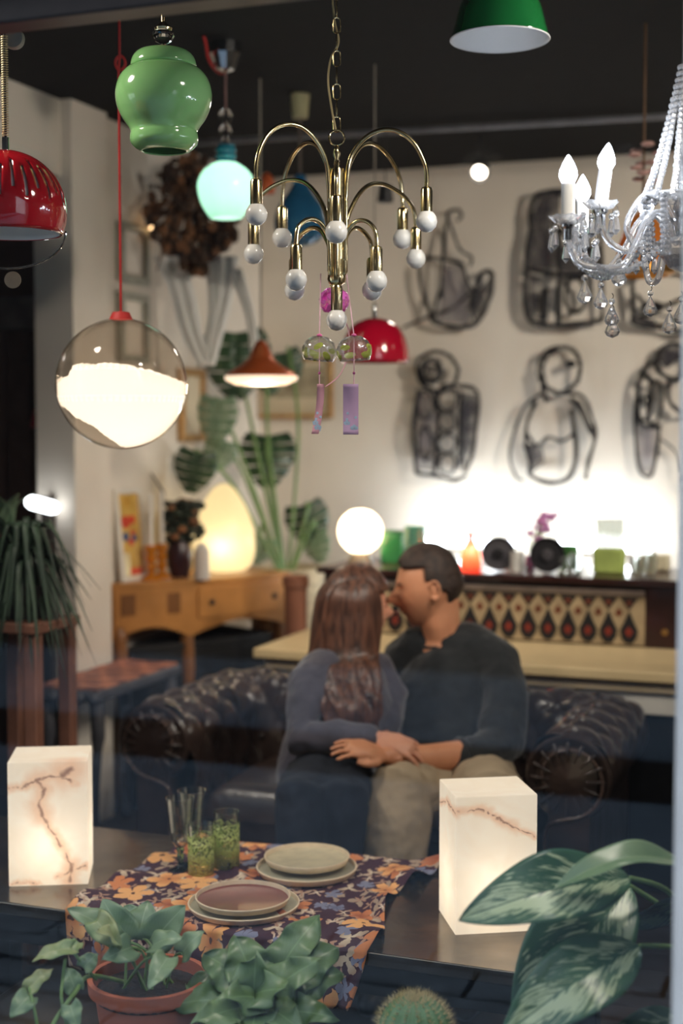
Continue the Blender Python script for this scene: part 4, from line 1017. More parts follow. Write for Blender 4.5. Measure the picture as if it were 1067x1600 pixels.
figure('wire pair of embracing figures cut off by the right window jamb', (667, 400, .375), [
    (ell(1030, 440, 75, 72, .3), 1.2), ([(960, 430), (890, 490), (872, 600), (866, 700), (880, 880), (930, 918), (955, 830), (972, 700)], .9), (ell(905, 590, 28, 95, .05), .9), (ell(950, 610, 30, 90, .1), .8), ([(866, 650), (900, 705), (970, 712)], 1.2), ([(1005, 500), (1010, 600), (1060, 645), (1130, 640)], 1.1),
    ([(970, 760), (1040, 820), (1060, 900)], .5), ([(1130, 440), (1180, 600), (1160, 900), (1060, 930)], 1), (ell(915, 600, 20, 16), 1)],
    [[(960, 430), (1000, 370), (1060, 370), (1100, 420), (1030, 440), (1000, 470)]], [[(872, 690), (965, 715), (945, 880), (920, 910), (885, 890)]])
# ================================================================== PICTURES
mt_goldf = pm('gilt_frame', (190, 150, 100), .4, .5); mt_paper = pm('picture_paper', (214, 200, 172), .8, var=.06, ns=5); mt_sketch = pm('picture_sketch', (128, 118, 96), .8, col2=(190, 178, 150), ns=9)
def frame_on_y(label, x0, y0, x1, y1, Yp, wd=.022, matf=mt_goldf):
    a = PY(x0, y1, Yp); b = PY(x1, y0, Yp)
    t = thing('framed_picture', label, 'picture', ((a.x+b.x)/2, Yp, a.z))
    ob('frame', M().box((a.x, Yp-.03, a.z), (b.x, Yp, a.z+wd)).box((a.x, Yp-.03, b.z-wd), (b.x, Yp, b.z)).box((a.x, Yp-.03, a.z+wd), (a.x+wd, Yp, b.z-wd)).box((b.x-wd, Yp-.03, a.z+wd), (b.x, Yp, b.z-wd)), matf, t, bevel=.003)
    ob('mount', M().box((a.x+wd, Yp-.012, a.z+wd), (b.x-wd, Yp-.004, b.z-wd)), mt_paper, t)
    h_ = b.z-a.z
    ob('drawing', M().box((a.x+wd*2.4, Yp-.0135, a.z+h_*.33), (b.x-wd*2.4, Yp-.0122, b.z-wd*2.2)), mt_sketch, t)
frame_on_y('landscape picture in a thin gilt frame behind the copper cone pendant', 400, 556, 522, 654, YB-.01)
def frame_on_x(label, x0, y0, x1, y1, zs0, zs1, wd, mf, pic, inner=None):
    a = PX(x0, (y0+y1)/2, XL); b = PX(x1, (y0+y1)/2, XL); z0 = PX(x0, y1, XL).z; z1 = PX(x0, y0, XL).z
    t = thing('framed_picture', label, 'picture', (XL, (a.y+b.y)/2, z0))
    ob('frame', M().box((XL+.002, a.y, z0), (XL+.032, b.y, z0+wd)).box((XL+.002, a.y, z1-wd), (XL+.032, b.y, z1)).box((XL+.002, a.y, z0+wd), (XL+.032, a.y+wd, z1-wd)).box((XL+.002, b.y-wd, z0+wd), (XL+.032, b.y, z1-wd)), mf, t, bevel=.003)
    ob('mount', M().box((XL+.004, a.y+wd, z0+wd), (XL+.014, b.y-wd, z1-wd)), pic, t)
    return t, a, b, z0, z1
frame_on_x('narrow gilt framed picture on the left wall beside the cloud globe', 276, 575, 313, 690, 0, 0, .03, mt_goldf, mt_paper)
mt_palef = pm('pale_grey_frame', (150, 148, 134), .5)
frame_on_x('tall pale frame high on the left wall behind the red cord', 180, 345, 224, 440, 0, 0, .03, mt_palef, mt_wall)
frame_on_x('second pale frame on the left wall directly under the tall pale frame', 180, 455, 224, 565, 0, 0, .03, mt_palef, mt_wall)
# added glowing ball in place of the warm reflection in that frame
c = PX(220, 357, XL)
t = thing('frame_glint', 'tiny warm glowing ball standing for a reflection by the pale frame', 'glint', c+V((.06, 0, 0)))
ob('globe', M().sphere(c+V((.06, 0, 0)), .018), emit('tiny_globe', (255, 206, 150), 5), t)
ob('arm', M().tube([c+V((.002, 0, .01)), c+V((.045, 0, .004))], .005, 8), mt_goldf, t)
# ================================================================== DRIED BUNCH AND WHITE CLOTH
t = thing('dried_flower_bunch', 'large brown bunch of dried flowers hanging upside down by the aqua pendant', 'dried flowers', P(300, 330, 5.75))
mt_dry = pm('dried_brown', (72, 52, 38), .8, var=.4, ns=20); mt_dry2 = pm('dried_rust', (124, 84, 54), .8, var=.4, ns=25)
m = M(); m2 = M(); R = random.Random(5)
topc = P(300, 235, 5.75)
for i in range(420):
    q = R.random()**.7; ax_ = lerp(300, 305, q)
    wpx = 75*sin(pi*min(1, q*.85+.12))**.8
    px_ = ax_+R.uniform(-1, 1)*wpx; py_ = lerp(250, 425, q)
    p = P(px_, py_, 5.75+R.uniform(-.14, .14)); (m if i % 3 else m2).sphere(p, R.uniform(.010, .024), 6, 4, (1, 1, R.uniform(.6, 1.8)))
for i in range(60):
    q = R.random(); p = P(300+R.uniform(-60, 60), lerp(290, 430, q), 5.75+R.uniform(-.1, .1)); m2.tube([topc, (topc+p)/2+V((R.uniform(-.03, .03), 0, 0)), p], .0035, 5)
tag(ob('seed_heads', m, mt_dry, t, smooth=0), kind='stuff'); tag(ob('stalks', m2, mt_dry2, t, smooth=0), kind='stuff')
mt_wh = pm('white_muslin', (222, 220, 214), .9, var=.03)
t = thing('white_drape', 'white cloth strips gathered in a V below the dried flowers', 'cloth', P(320, 560, 5.7))
for (pts, w_) in (([(262, 400), (282, 450), (300, 520), (322, 572)], .07), ([(352, 400), (350, 450), (335, 520), (324, 572)], .06), ([(330, 410), (335, 470), (328, 560)], .035), ([(368, 420), (392, 500), (398, 560)], .03)):
    cl3 = spline([P(x, y, 5.7) for x, y in pts], 6)
    m = M(); N = len(cl3)-1
    m.grid(lambda u, v: cl3[min(N, int(round(v*N)))]+RH*((u-.5)*1.7*w_*(1-.45*v))+FH*(.012*sin(u*14)), 10, N)
    ob('strip', m, mt_wh, t, solid=.002, smooth=180)
# ================================================================== LEAVES
def leaf(M_, base, tip, width, nrm=(0, 0, 1), arch=.12, fold=.12, kind='oval', wav=0, nu=8, nv=14, wf=5, lobe=0):
    base, tip = V(base), V(tip); ax = tip-base; L = ax.length; n0 = V(nrm)
    side = ax.cross(n0); side = side.normalized() if side.length > 1e-5 else ax.orthogonal().normalized(); n = side.cross(ax).normalized()
    ph = random.random()*6
    def fn(u, v):
        s_ = u*2-1; t_ = v
        if kind == 'heart': wv = (sin(pi*min(1, t_*.93+.07)**.62))**.75
        elif kind == 'strap': wv = min(1, t_*5)**.6*(1-t_**5)**.8
        elif kind == 'dieff': wv = sin(pi*t_**.85)**.8*(1 if t_ < .6 else 1)
        else: wv = sin(pi*t_**.8)**.8
        hw = width/2*max(.004, wv)
        p = base+ax*t_+n*(arch*L*sin(pi*t_))
        p += side*(s_*hw)+n*(fold*abs(s_)*hw+wav*abs(s_)**1.5*sin(t_*wf*2*pi+ph+(2 if s_ > 0 else 0)))
        if lobe: p -= ax*(lobe*abs(s_)**1.6*(1-t_)**3)
        return p
    M_.grid(fn, nu, nv); return M_
def leaf_mat(name, c1, c2, vein=None, rough=.35, kind=None):
    k = NT(name); uv = k.a('ShaderNodeTexCoord').outputs['UV']; s_ = k.a('ShaderNodeSeparateXYZ', {0: uv}); u, v = s_.outputs[0], s_.outputs[1]
    au = k.math('ABSOLUTE', k.math('SUBTRACT', u, .5))
    nz = k.noise(9, det=4)
    col = k.ramp(nz, [(.35, lin(c1)), (.7, lin(c2))])
    if kind == 'dieff':
        su = k.math('SIGN', k.math('SUBTRACT', u, .5))
        f = k.math('ADD', k.math('MULTIPLY', v, 30), k.math('MULTIPLY', au, -26))
        vec = k.a('ShaderNodeCombineXYZ', {0: f, 1: k.math('MULTIPLY', au, 5), 2: k.math('MULTIPLY', su, 7)}).outputs[0]
        st = k.a('ShaderNodeTexNoise', {'Vector': vec, 'Scale': .9, 'Detail': 5.0, 'Roughness': .6}).outputs[0]
        vec2 = k.a('ShaderNodeCombineXYZ', {0: k.math('MULTIPLY', v, 3), 1: k.math('MULTIPLY', au, 3), 2: su}).outputs[0]
        nb = k.a('ShaderNodeTexNoise', {'Vector': vec2, 'Scale': 1.6, 'Detail': 3.0}).outputs[0]
        edge = k.a('ShaderNodeMapRange', {0: au, 1: .28, 2: .47, 3: 0.0, 4: -.22}).outputs[0]
        sm = k.math('ADD', k.math('ADD', st, k.math('MULTIPLY', k.math('SUBTRACT', nb, .5), .7)), edge)
        msk = k.a('ShaderNodeMapRange', {0: sm, 1: .44, 2: .51, 3: 0.0, 4: 1.0}).outputs[0]
        msk = k.math('MULTIPLY', msk, k.math('GREATER_THAN', au, .014))
        col = k.mix(k.math('MULTIPLY', msk, .85), col, lin(vein))
    elif kind == 'mono':
        rib = k.math('LESS_THAN', au, .02); col = k.mix(k.math('MULTIPLY', rib, .6), col, lin(vein))
    else:
        f = k.math('ADD', k.math('MULTIPLY', v, 14), k.math('MULTIPLY', au, -9)); st = k.math('POWER', k.math('ABSOLUTE', k.math('SINE', k.math('MULTIPLY', f, 3.14))), 14)
        rib = k.math('MAXIMUM', k.math('LESS_THAN', au, .02), k.math('SUBTRACT', 1, k.math('MINIMUM', 1, k.math('MULTIPLY', k.math('ABSOLUTE', k.math('SINE', k.math('MULTIPLY', f, 3.14))), 9))))
        if vein: col = k.mix(k.math('MULTIPLY', rib, .35), col, lin(vein))
    k.set(k.b.inputs['Base Color'], col); k.b.inputs['Roughness'].default_value = rough
    tl = k.a('ShaderNodeBsdfTranslucent', {'Color': col}); k.set(k.out.inputs[0], k.a('ShaderNodeMixShader', {0: .16, 1: k.b, 2: tl}))
    return k.m
mt_terra = pm('terracotta', (178, 100, 74), .75, var=.1, ns=8, bump=.08, bs=60); mt_soil = pm('soil', (38, 28, 24), .95, var=.4, ns=60, bump=.6, bs=120)
mt_stem = pm('green_stem', (110, 140, 84), .5, var=.1)
def pot(t, c, r, h, mt=mt_terra, rim=.024):
    ob('pot', M().lathe(c, [(0, 0), (r*.68, 0), (r*.9, h-rim), (r*1.0, h-rim), (r*1.02, h), (r*.93, h), (r*.90, h-rim*1.3), (0, h-rim*1.3)], 48), mt, t, smooth=40)
    ob('soil', M().lathe(c, [(r*.895, h-rim*1.3-.004), (r*.88, h-rim*.95), (r*.4, h-rim*.8), (0, h-rim*.9)], 32), mt_soil, t)
# plant bench in the window
t = thing('plant_stand', 'low black shelf in the window carrying the pots', 'shelf', (-1.0, 2.36, 0))
ob('board', M().box((-1.75, 2.1, .295), (-.05, 2.66, .32)), mt_tleg, t, bevel=.003)
for x in (-1.7, -.9, -.1):
    for y in (2.13, 2.63): ob('leg', M().box((x-.02, y-.015, 0), (x+.02, y+.015, .295)), mt_tleg, t)
BZt = .32
# ---- pothos in terracotta
cp = P(232, 1524, 2.66); r = 93/FPX*2.66
base = V((cp.x, cp.y, BZt)); hpot = cp.z-BZt
t = thing('pothos_plant', 'heart leaved trailing plant in a terracotta pot at the lower left', 'potted plant', base)
pot(t, base, r, hpot)
mt_poth = leaf_mat('pothos_leaf', (106, 134, 100), (142, 164, 126), (180, 196, 160)); mt_poth2 = leaf_mat('pothos_pale_leaf', (120, 146, 96), (190, 186, 130), (210, 200, 160))
soilc = base+V((0, 0, hpot-.02))
def pl(b, tp, w_, dd0, dd1, nrm, mt, arch=.12, root=None, lobe=.16, wav=.004, name='leaf', kind='heart'):
    B = P(b[0], b[1], dd0); T = P(tp[0], tp[1], dd1)
    ob(name, leaf(M(), B, T, w_/FPX*(dd0+dd1)/2, nrm, arch, .16, kind, wav, 8, 14, 2, lobe), mt, t, solid=.0007, smooth=180)
    if root is not None:
        mid = (root+B)/2+V((0, 0, .025)); ob('stem', M().tube(spline([root, mid, B], 6), .0028, 7), mt_stem, t)
up_c = (-FH*.55+V((0, 0, .8))); cam_n = (-FH*.9+V((0, 0, .35)))
RR = random.Random(2)
def rt_(): return soilc+V((RR.uniform(-.04, .04), RR.uniform(-.03, .03), 0))
pl((178, 1468), (104, 1420), 52, 2.66, 2.62, up_c, mt_poth, root=rt_())
pl((200, 1470), (160, 1404), 58, 2.68, 2.70, cam_n, mt_poth, root=rt_())
pl((218, 1462), (232, 1408), 54, 2.70, 2.74, up_c, mt_poth, root=rt_())
pl((240, 1470), (290, 1414), 60, 2.66, 2.66, cam_n, mt_poth, root=rt_())
pl((205, 1480), (160, 1500), 46, 2.60, 2.54, cam_n, mt_poth, root=rt_())
pl((150, 1438), (190, 1480), 44, 2.58, 2.56, cam_n, mt_poth2, root=rt_())
pl((238, 1478), (286, 1466), 40, 2.6, 2.58, up_c, mt_poth, root=rt_())
pl((225, 1452), (195, 1415), 40, 2.74, 2.78, cam_n, mt_poth, root=rt_())
pl((285, 1490), (320, 1455), 40, 2.6, 2.6, up_c, mt_poth, root=rt_())
pl((180, 1472), (150, 1454), 36, 2.56, 2.52, up_c, mt_poth2, root=rt_())
pl((262, 1496), (232, 1546), 40, 2.56, 2.50, cam_n, mt_poth, root=rt_())
# trailing runner to the left
rn = spline([soilc+V((-.05, 0, 0)), P(140, 1525, 2.58), P(118, 1550, 2.5), P(92, 1585, 2.46), P(70, 1625, 2.44)], 8); ob('runner', M().tube(rn, .004, 8), mt_stem, t)
rn = spline([P(150, 1530, 2.58), P(124, 1500, 2.54), P(108, 1478, 2.52)], 8); ob('runner', M().tube(rn, .003, 8), mt_stem, t)
rn = spline([P(102, 1500, 2.50), P(98, 1530, 2.50), P(96, 1560, 2.48), P(104, 1600, 2.48)], 8); ob('runner', M().tube(rn, .003, 8), mt_stem, t)
rn = spline([P(46, 1545, 2.48), P(52, 1570, 2.46), P(60, 1610, 2.46)], 8); ob('runner', M().tube(rn, .003, 8), mt_stem, t)
pl((112, 1482), (50, 1502), 30, 2.5, 2.48, up_c, mt_poth2); pl((108, 1484), (130, 1474), 26, 2.52, 2.54, up_c, mt_poth2); pl((46, 1545), (84, 1514), 30, 2.48, 2.5, up_c, mt_poth2)
pl((46, 1556), (16, 1590), 36, 2.47, 2.44, cam_n, mt_poth); pl((118, 1546), (106, 1512), 34, 2.52, 2.54, cam_n, mt_poth); pl((110, 1570), (122, 1606), 34, 2.46, 2.44, cam_n, mt_poth)
pl((130, 1512), (152, 1490), 30, 2.54, 2.56, cam_n, mt_poth)
# ---- crinkled fern
cp = P(405, 1590, 2.62); base = V((cp.x, cp.y, BZt))
t = thing('birds_nest_fern', 'dense crinkled green fern in the middle of the window shelf', 'potted plant', base)
pot(t, base, .085, max(.1, cp.z-BZt+.01), pm('dark_pot', (60, 48, 44), .6))
mt_fern = leaf_mat('fern_leaf', (84, 112, 74), (122, 148, 102), (150, 182, 130), .35)
fr = [((405, 1570), (368, 1462), 84, 0), ((410, 1570), (318, 1490), 80, .0), ((400, 1575), (290, 1540), 74, .02), ((405, 1580), (270, 1570), 62, -.04), ((410, 1570), (440, 1475), 72, .05), ((415, 1570), (500, 1430), 70, .04), ((418, 1575), (528, 1480), 78, .02), ((420, 1580), (535, 1520), 66, 0), ((410, 1585), (498, 1500), 70, -.06), ((405, 1585), (450, 1545), 74, -.12), ((400, 1590), (350, 1560), 80, -.12), ((405, 1595), (300, 1600), 66, -.14), ((415, 1595), (470, 1610), 70, -.14), ((420, 1600), (525, 1590), 60, -.1), ((400, 1570), (400, 1490), 84, -.06), ((405, 1600), (390, 1630), 80, -.16)]
for (b, tp, w_, dz) in fr:
    B = P(b[0], b[1], 2.62); T = P(tp[0], tp[1], 2.62+dz)
    ob('frond', leaf(M(), B, T, w_*.95/FPX*2.62, (-FH*.7+V((0, 0, .7))), .22, .10, 'strap', .012, 14, 40, 3.2), mt_fern, t, solid=.0008, smooth=180)
# ---- cactus
cp = P(648, 1608, 2.5); rc = 52/FPX*2.5; base = V((cp.x, cp.y, BZt))
t = thing('cactus', 'round golden spined cactus at the bottom edge of the window', 'cactus', base)
pot(t, base, .062, max(.06, cp.z-rc*.7-BZt), rim=.015)
m = M(); cc = V((cp.x, cp.y, cp.z)); NR = 16
def cact(th, a_): 
    rr = rc*(1+.10*abs(cos(a_*NR/2))); return cc+V((rr*sin(th)*cos(a_), rr*sin(th)*sin(a_), rc*1.0*cos(th)*(1-.12*exp(-(th/.25)**2))))
vs = [cact(pi*j/20, 2*pi*i/96) for j in range(21) for i in range(96)]; m.add(vs, [(j*96+i, (j+1)*96+i, (j+1)*96+(i+1) % 96, j*96+(i+1) % 96) for j in range(20) for i in range(96)])
ob('body', m, pm('cactus_green', (96, 132, 92), .6, var=.15), t, smooth=180)
m = M(); R = random.Random(8)
for i in range(NR):
    a_ = 2*pi*(i+.0)/NR
    for j in range(13):
        th = .10+j*.14; p = cact(th, a_); nn = (p-cc).normalized()
        for q in range(7):
            d_ = (nn+V((R.uniform(-.8, .8), R.uniform(-.8, .8), R.uniform(-.5, .8)))).normalized(); L = R.uniform(.010, .019)
            s1 = d_.orthogonal().normalized()*.0005; s2 = d_.cross(s1)
            m.add([p+s1, p-s1*.5+s2, p-s1*.5-s2, p+d_*L], [(0, 1, 3), (1, 2, 3), (2, 0, 3)])
tag(ob('spines', m, pm('spine_straw', (214, 196, 150), .6), t, smooth=0), kind='stuff')
# ---- dieffenbachia
t = thing('dieffenbachia', 'large variegated leaves of a dumb cane plant in front of the right alabaster lamp', 'potted plant', V((-.26, 2.45, BZt)))
bD = V((-.26, 2.45, BZt)); pot(t, bD, .10, .16)
mt_di = leaf_mat('dumb_cane_leaf', (60, 98, 74), (80, 120, 90), (204, 220, 180), .3, 'dieff'); mt_di2 = leaf_mat('dumb_cane_dark', (30, 56, 46), (44, 74, 56), (96, 122, 90), .3, 'dieff')
cane = [bD+V((0, 0, .14)), bD+V((.0, 0, .3)), P(1078, 1470, 2.5), P(1100, 1380, 2.5)]; ob('cane', M().tube(spline(cane, 6), .011, 10), mt_stem, t)
def dl(b, tp, w_, d0_, d1_, nrm, arch, mt, root=None, fold=.2, wav=.003, kind='dieff'):
    B = P(b[0], b[1], d0_); T = P(tp[0], tp[1], d1_)
    ob('leaf', leaf(M(), B, T, w_/FPX*(d0_+d1_)/2, nrm, arch, fold, kind, wav, 14, 28, 2), mt, t, solid=.0009, smooth=180)
    if root: ob('petiole', M().tube(spline([P(*root[0]), P(*root[1]), B], 6), .0045, 8), mt_stem, t)
up2 = -FH*.75+V((0, 0, .7))
dl((985, 1372), (716, 1439), 118, 2.40, 2.30, up2-RH*.10, .10, mt_di, ((1085, 1440, 2.5), (1040, 1390, 2.44)))
dl((985, 1385), (800, 1602), 150, 2.46, 2.38, -FH*.95+V((0, 0, .3))-RH*.35, .12, mt_di, ((1085, 1460, 2.5), (1040, 1420, 2.48)))
dl((1078, 1352), (862, 1392), 58, 2.36, 2.30, -FH*.35+V((0, 0, .9)), .16, leaf_mat('dumb_cane_pale', (110, 140, 104), (150, 172, 130), (190, 200, 160), .3), None, .35)
dl((1000, 1478), (780, 1625), 118, 2.36, 2.26, up2, .14, mt_di, ((1085, 1490, 2.46), (1050, 1480, 2.4)))
dl((1095, 1390), (960, 1440), 60, 2.44, 2.50, -FH*.8+V((0, 0, -.5)), .1, mt_di2)
dl((1085, 1600), (930, 1650), 80, 2.4, 2.35, up2, .1, mt_di)
# ================================================================== PLANTS AT THE BACK
mt_mon = leaf_mat('monstera_leaf', (40, 66, 46), (64, 92, 62), (120, 140, 100), .3, 'mono'); mt_mon2 = leaf_mat('monstera_pale', (120, 150, 120), (150, 170, 140), (190, 200, 170), .4, 'mono')
def monstera_leaf(t, c, size, nrm, tipdir, mt, splits=5):
    size *= .78
    n = V(nrm).normalized(); td = V(tipdir); td = (td-n*td.dot(n)).normalized(); sd = td.cross(n)
    m = M(); L = size
    for sgn in (-1, 1):
        for i in range(splits):
            q0 = i/splits; q1 = (i+.86)/splits
            def mid(q): return V(c)+td*(L*(q-.25))+n*(.08*L*sin(pi*q))
            def edge(q):
                wv = L*.55*(sin(pi*min(1, q*.85+.15)**.8)**.7)
                return V(c)+td*(L*(q-.25)-L*.20*(1-q)+.10*L)+sd*(sgn*wv)-n*(.06*L)
            def fn(u, v):
                q = lerp(q0, q1, v); a_ = mid(lerp(i/splits, (i+1)/splits, v)); e_ = edge(q)
                cm = (a_+e_)/2+n*(.06*L)+td*(L*.03)
                return a_*(1-u)**2+cm*2*u*(1-u)+e_*u*u
            m.grid(fn, 6, 4)
    ob('leaf', m, mt, t, solid=.002, smooth=180)
cb = P(448, 930, 6.45)
t = thing('monstera_plant', 'tall swiss cheese plant with split leaves in a pale basket near the corner', 'potted plant', V((cb.x, cb.y, 0)))
bz = V((cb.x, cb.y, 0)); topz = P(448, 885, 6.45).z
ob('basket', M().lathe(bz, [(0, 0), (.12, 0), (.17, topz*.5), (.16, topz*.93), (.175, topz), (.155, topz), (.15, topz*.92), (0, topz*.9)], 40), pm('woven_basket', (206, 190, 160), .8, var=.2, ns=40, bump=.6, bs=70), t)
pc = V((cb.x, cb.y, topz*.9))
for (px_, py_, dd, sz, td, mt, nr) in ((368, 545, 6.3, .36, (0, 0, -1), mt_mon, -FH), (418, 575, 6.4, .2, (.2, 0, -1), mt_mon, -FH+RH*.4), (338, 640, 6.1, .24, (-.1, 0, -1), mt_mon2, -FH-RH*.5), (306, 722, 6.1, .22, (-.2, 0, -1), mt_mon, -FH), (418, 700, 6.5, .30, (0, 0, -1), mt_mon, -FH+V((0, 0, .3))), (478, 805, 6.5, .24, (.3, 0, -1), mt_mon, -FH), (492, 845, 6.5, .17, (.3, 0, -1), mt_mon2, -FH-RH*.4), (450, 560, 6.5, .16, (.4, 0, -1), mt_mon, -FH), (345, 700, 6.3, .18, (-.4, 0, -1), mt_mon2, -FH), (408, 850, 6.6, .16, (-.4, 0, -1), mt_mon2, -FH)):
    c = P(px_, py_, dd); monstera_leaf(t, c, sz, nr, RH*td[0]+V((0, 0, td[2])), mt, 5 if sz > .17 else 4)
    mid = (pc+c)/2+V((0, 0, .18))+RH*(.05 if px_ > 440 else -.04)
    ob('stem', M().tube(spline([pc, mid, c+V((0, 0, .05))], 8), .008, 8), mt_stem, t)
cb2 = P(462, 925, 5.6); t = thing('brown_flowerpot', 'brown clay pot on the floor between chest and counter', 'flowerpot', V((cb2.x, cb2.y, 0)))
zt3 = P(462, 900, 5.6).z
ob('pot_body', M().lathe(V((cb2.x, cb2.y, 0)), [(0, 0), (.035, 0), (.045, zt3-.04), (.052, zt3-.04), (.052, zt3), (.045, zt3), (.04, zt3-.05), (0, zt3-.05)], 32), pm('brown_clay', (128, 82, 62), .7), t)
# hanging dark fern left + wooden stand + pink pot
c = P(36, 905, 4.15); t = thing('spider_fern', 'dark arching grassy plant on a tall brown wooden stand at the left edge', 'potted plant', V((c.x, c.y, P(36, 965, 4.15).z)))
zb = P(36, 965, 4.15).z
ob('pot', M().lathe(V((c.x, c.y, zb)), [(0, 0), (.07, 0), (.10, .10), (.09, .10), (.085, .08), (0, .08)], 28), pm('black_pot', (30, 28, 28), .5), t)
mt_df = leaf_mat('dark_blade', (38, 56, 44), (62, 84, 62), (80, 100, 70), .5, 'mono')
R = random.Random(12)
for i in range(120):
    a_ = R.uniform(0, 2*pi); rr = R.uniform(.08, .24); b = V((c.x, c.y, zb+.09)); hh = R.uniform(.02, .20)
    p1 = b+V((cos(a_)*rr*.45, sin(a_)*rr*.45, hh)); p2 = b+V((cos(a_)*rr, sin(a_)*rr, hh-R.uniform(.10, .34)))
    cv = spline([b, p1, p2], 8); sd_ = V((-sin(a_), cos(a_), 0)); N = len(cv)-1
    m = M(); m.grid(lambda u, v: cv[min(N, int(round(v*N)))]+sd_*((u-.5)*.026*(1-v**2)*1.0), 2, N)
    ob('leaf', m, mt_df, t, solid=.0008, smooth=180)
t = thing('wooden_plant_stand', 'tall brown wooden stand under the dark grassy plant', 'plant stand', V((c.x, c.y, 0)))
mt_br = pm('brown_post', (128, 86, 68), .6, var=.15)
ob('stand_top', M().box((c.x-.12, c.y-.12, zb-.03), (c.x+.12, c.y+.12, zb-.001)), mt_br, t, bevel=.004)
for dx in (-.09, .09):
    for dy in (-.09, .09): ob('leg', M().box((c.x+dx-.02, c.y+dy-.02, 0), (c.x+dx+.02, c.y+dy+.02, zb-.03)), mt_br, t, bevel=.003)
c = P(12, 868, 4.5); t = thing('pink_flowerpot', 'small dusty pink flowerpot with pale sprigs at the left edge', 'potted plant', V((c.x, c.y, c.z-.06)))
ob('pot_body', M().lathe(V((c.x, c.y, c.z-.06)), [(0, 0), (.05, 0), (.062, .10), (.068, .10), (.068, .12), (.058, .12), (.055, .10), (0, .10)], 28), pm('dusty_pink', (150, 96, 100), .6), t)
for i in range(9):
    a_ = i*2.4; b = V((c.x, c.y, c.z+.04)); tp = b+V((cos(a_)*.09, sin(a_)*.09, .06+.05*(i % 3))); ob('leaf', leaf(M(), b, tp, .05, (0, 0, 1), .2, .1, 'oval'), mt_mon2, t, solid=.001, smooth=180)
t2 = thing('side_shelf', 'dark shelf at the left edge holding the pink flowerpot', 'shelf', V((c.x, c.y, 0)))
ob('board', M().box((c.x-.3, c.y-.1, c.z-.085), (c.x+.10, c.y+.1, c.z-.061)), mt_dark, t2)
for dx in (-.28, .07): ob('post', M().box((c.x+dx, c.y-.02, 0), (c.x+dx+.03, c.y+.02, c.z-.085)), mt_dark, t2)
# side room : strip light, red shade
c = P(66, 789, 5.3); t = thing('strip_lamp', 'bright white bar lamp glowing in the dark side room', 'lamp', c)
q = V((0, 0, 1)); ob('tube', M().tube([c-RH*.038+V((0, 0, .010)), c+RH*.038-V((0, 0, .010))], .026, 14), emit('bar_white', (246, 250, 255), 8), t)
ob('bracket', M().box((c.x-.02, c.y+.02, 0), (c.x+.02, c.y+.06, c.z+.03)), mt_dark, t)
c = P(80, 652, 5.6); t = thing('red_side_lamp', 'dim red lampshade in the dark side room', 'lamp', c)
ob('shade', M().shell(c, [(.09, -.04), (.07, .03), (.03, .05)], .003, 24), mt_crim, t); ob('cord', M().tube([c+V((0, 0, .045)), V((c.x, c.y, CEIL))], .003, 6), mt_cord, t)
# ================================================================== ON THE CHEST
def on_chest(px_, py_): return PZ(px_, py_, CT)
# pear lamp
c = on_chest(350, 893); s = dep(c)/FPX
t = thing('pear_lamp', 'glowing cream pear shaped lamp on the wooden chest', 'lamp', c)
pr = [(28, 0), (40, 8), (47, 22), (49, 42), (47.5, 62), (43, 80), (36, 98), (27, 115), (17, 129), (8, 136), (.1, 138)]
ob('shade', M().lathe(c, [(p.x*s, p.y*s) for p in spline([(a_, b_, 0) for a_, b_ in pr], 5)], 48), transl('pear_shade', (246, 232, 192), .3, .02, .2, .38), t, smooth=180)
pt_light(t, c+V((0, 0, 42*s))-FH*.085, .38, (1, .88, .66), .02)
ob('foot', M().lathe(c, [(.001, 0), (30*s, 0), (30*s, .008), (.001, .008)], 32), mt_oak2, t)
# leaning poster
a = PX(166, 905, -2.80); b = on_chest(228, 903)
A_, B_ = V((-2.81, 4.90, CT+.001)), V((-2.735, 5.14, CT+.001))
A_ = PZ(172, 909, CT+.001); B_ = PZ(228, 903, CT+.001)
A_ = V((max(A_.x, XL+.03), A_.y, A_.z)); ex = (B_-A_); W_ = ex.length; ex.normalize(); back = V((-ex.y, ex.x, 0))*1; Hh = 145*dep(A_)/FPX; upv = (V((0, 0, 1))+back*.10).normalized(); nrm = -back
t = thing('framed_poster', 'yellow poster with red and blue figures in a white frame on the chest', 'picture', A_)
O = lambda u, v, o_: A_+ex*(u*W_)+upv*(v*Hh)+nrm*o_
mt_whf = pm('white_frame', (222, 216, 204), .5, var=.03)
m = M()
for (u0, u1, v0, v1) in ((0, 1, 0, .05), (0, 1, .95, 1), (0, .11, .05, .95), (.89, 1, .05, .95)): m.add([O(u, v, o_) for o_ in (0, .018) for u, v in ((u0, v0), (u1, v0), (u1, v1), (u0, v1))], [(0,3,2,1), (4,5,6,7), (0,1,5,4), (1,2,6,5), (2,3,7,6), (3,0,4,7)])
ob('frame', m, mt_whf, t, smooth=0)
def patch(name, u0, u1, v0, v1, o_, mt):
    ob(name, M().add([O(u, v, oo) for oo in (o_, o_+.001) for u, v in ((u0, v0), (u1, v0), (u1, v1), (u0, v1))], [(0,3,2,1), (4,5,6,7), (0,1,5,4), (1,2,6,5), (2,3,7,6), (3,0,4,7)]), mt, t, smooth=0)
patch('print', .10, .90, .04, .96, .004, pm('poster_yellow', (222, 182, 96), .5, var=.1, ns=14, col2=(196, 160, 80)))
mt_pr = pm('poster_red', (206, 70, 48), .5); mt_pb = pm('poster_blue', (44, 78, 130), .5)
def blob(u, v, r, mt): ob('figure', M().flat([O(u+r*cos(a_), v+r*.42*sin(a_), .0052) for a_ in [2*pi*i/14 for i in range(14)]], nrm, .001), mt, t, smooth=0)
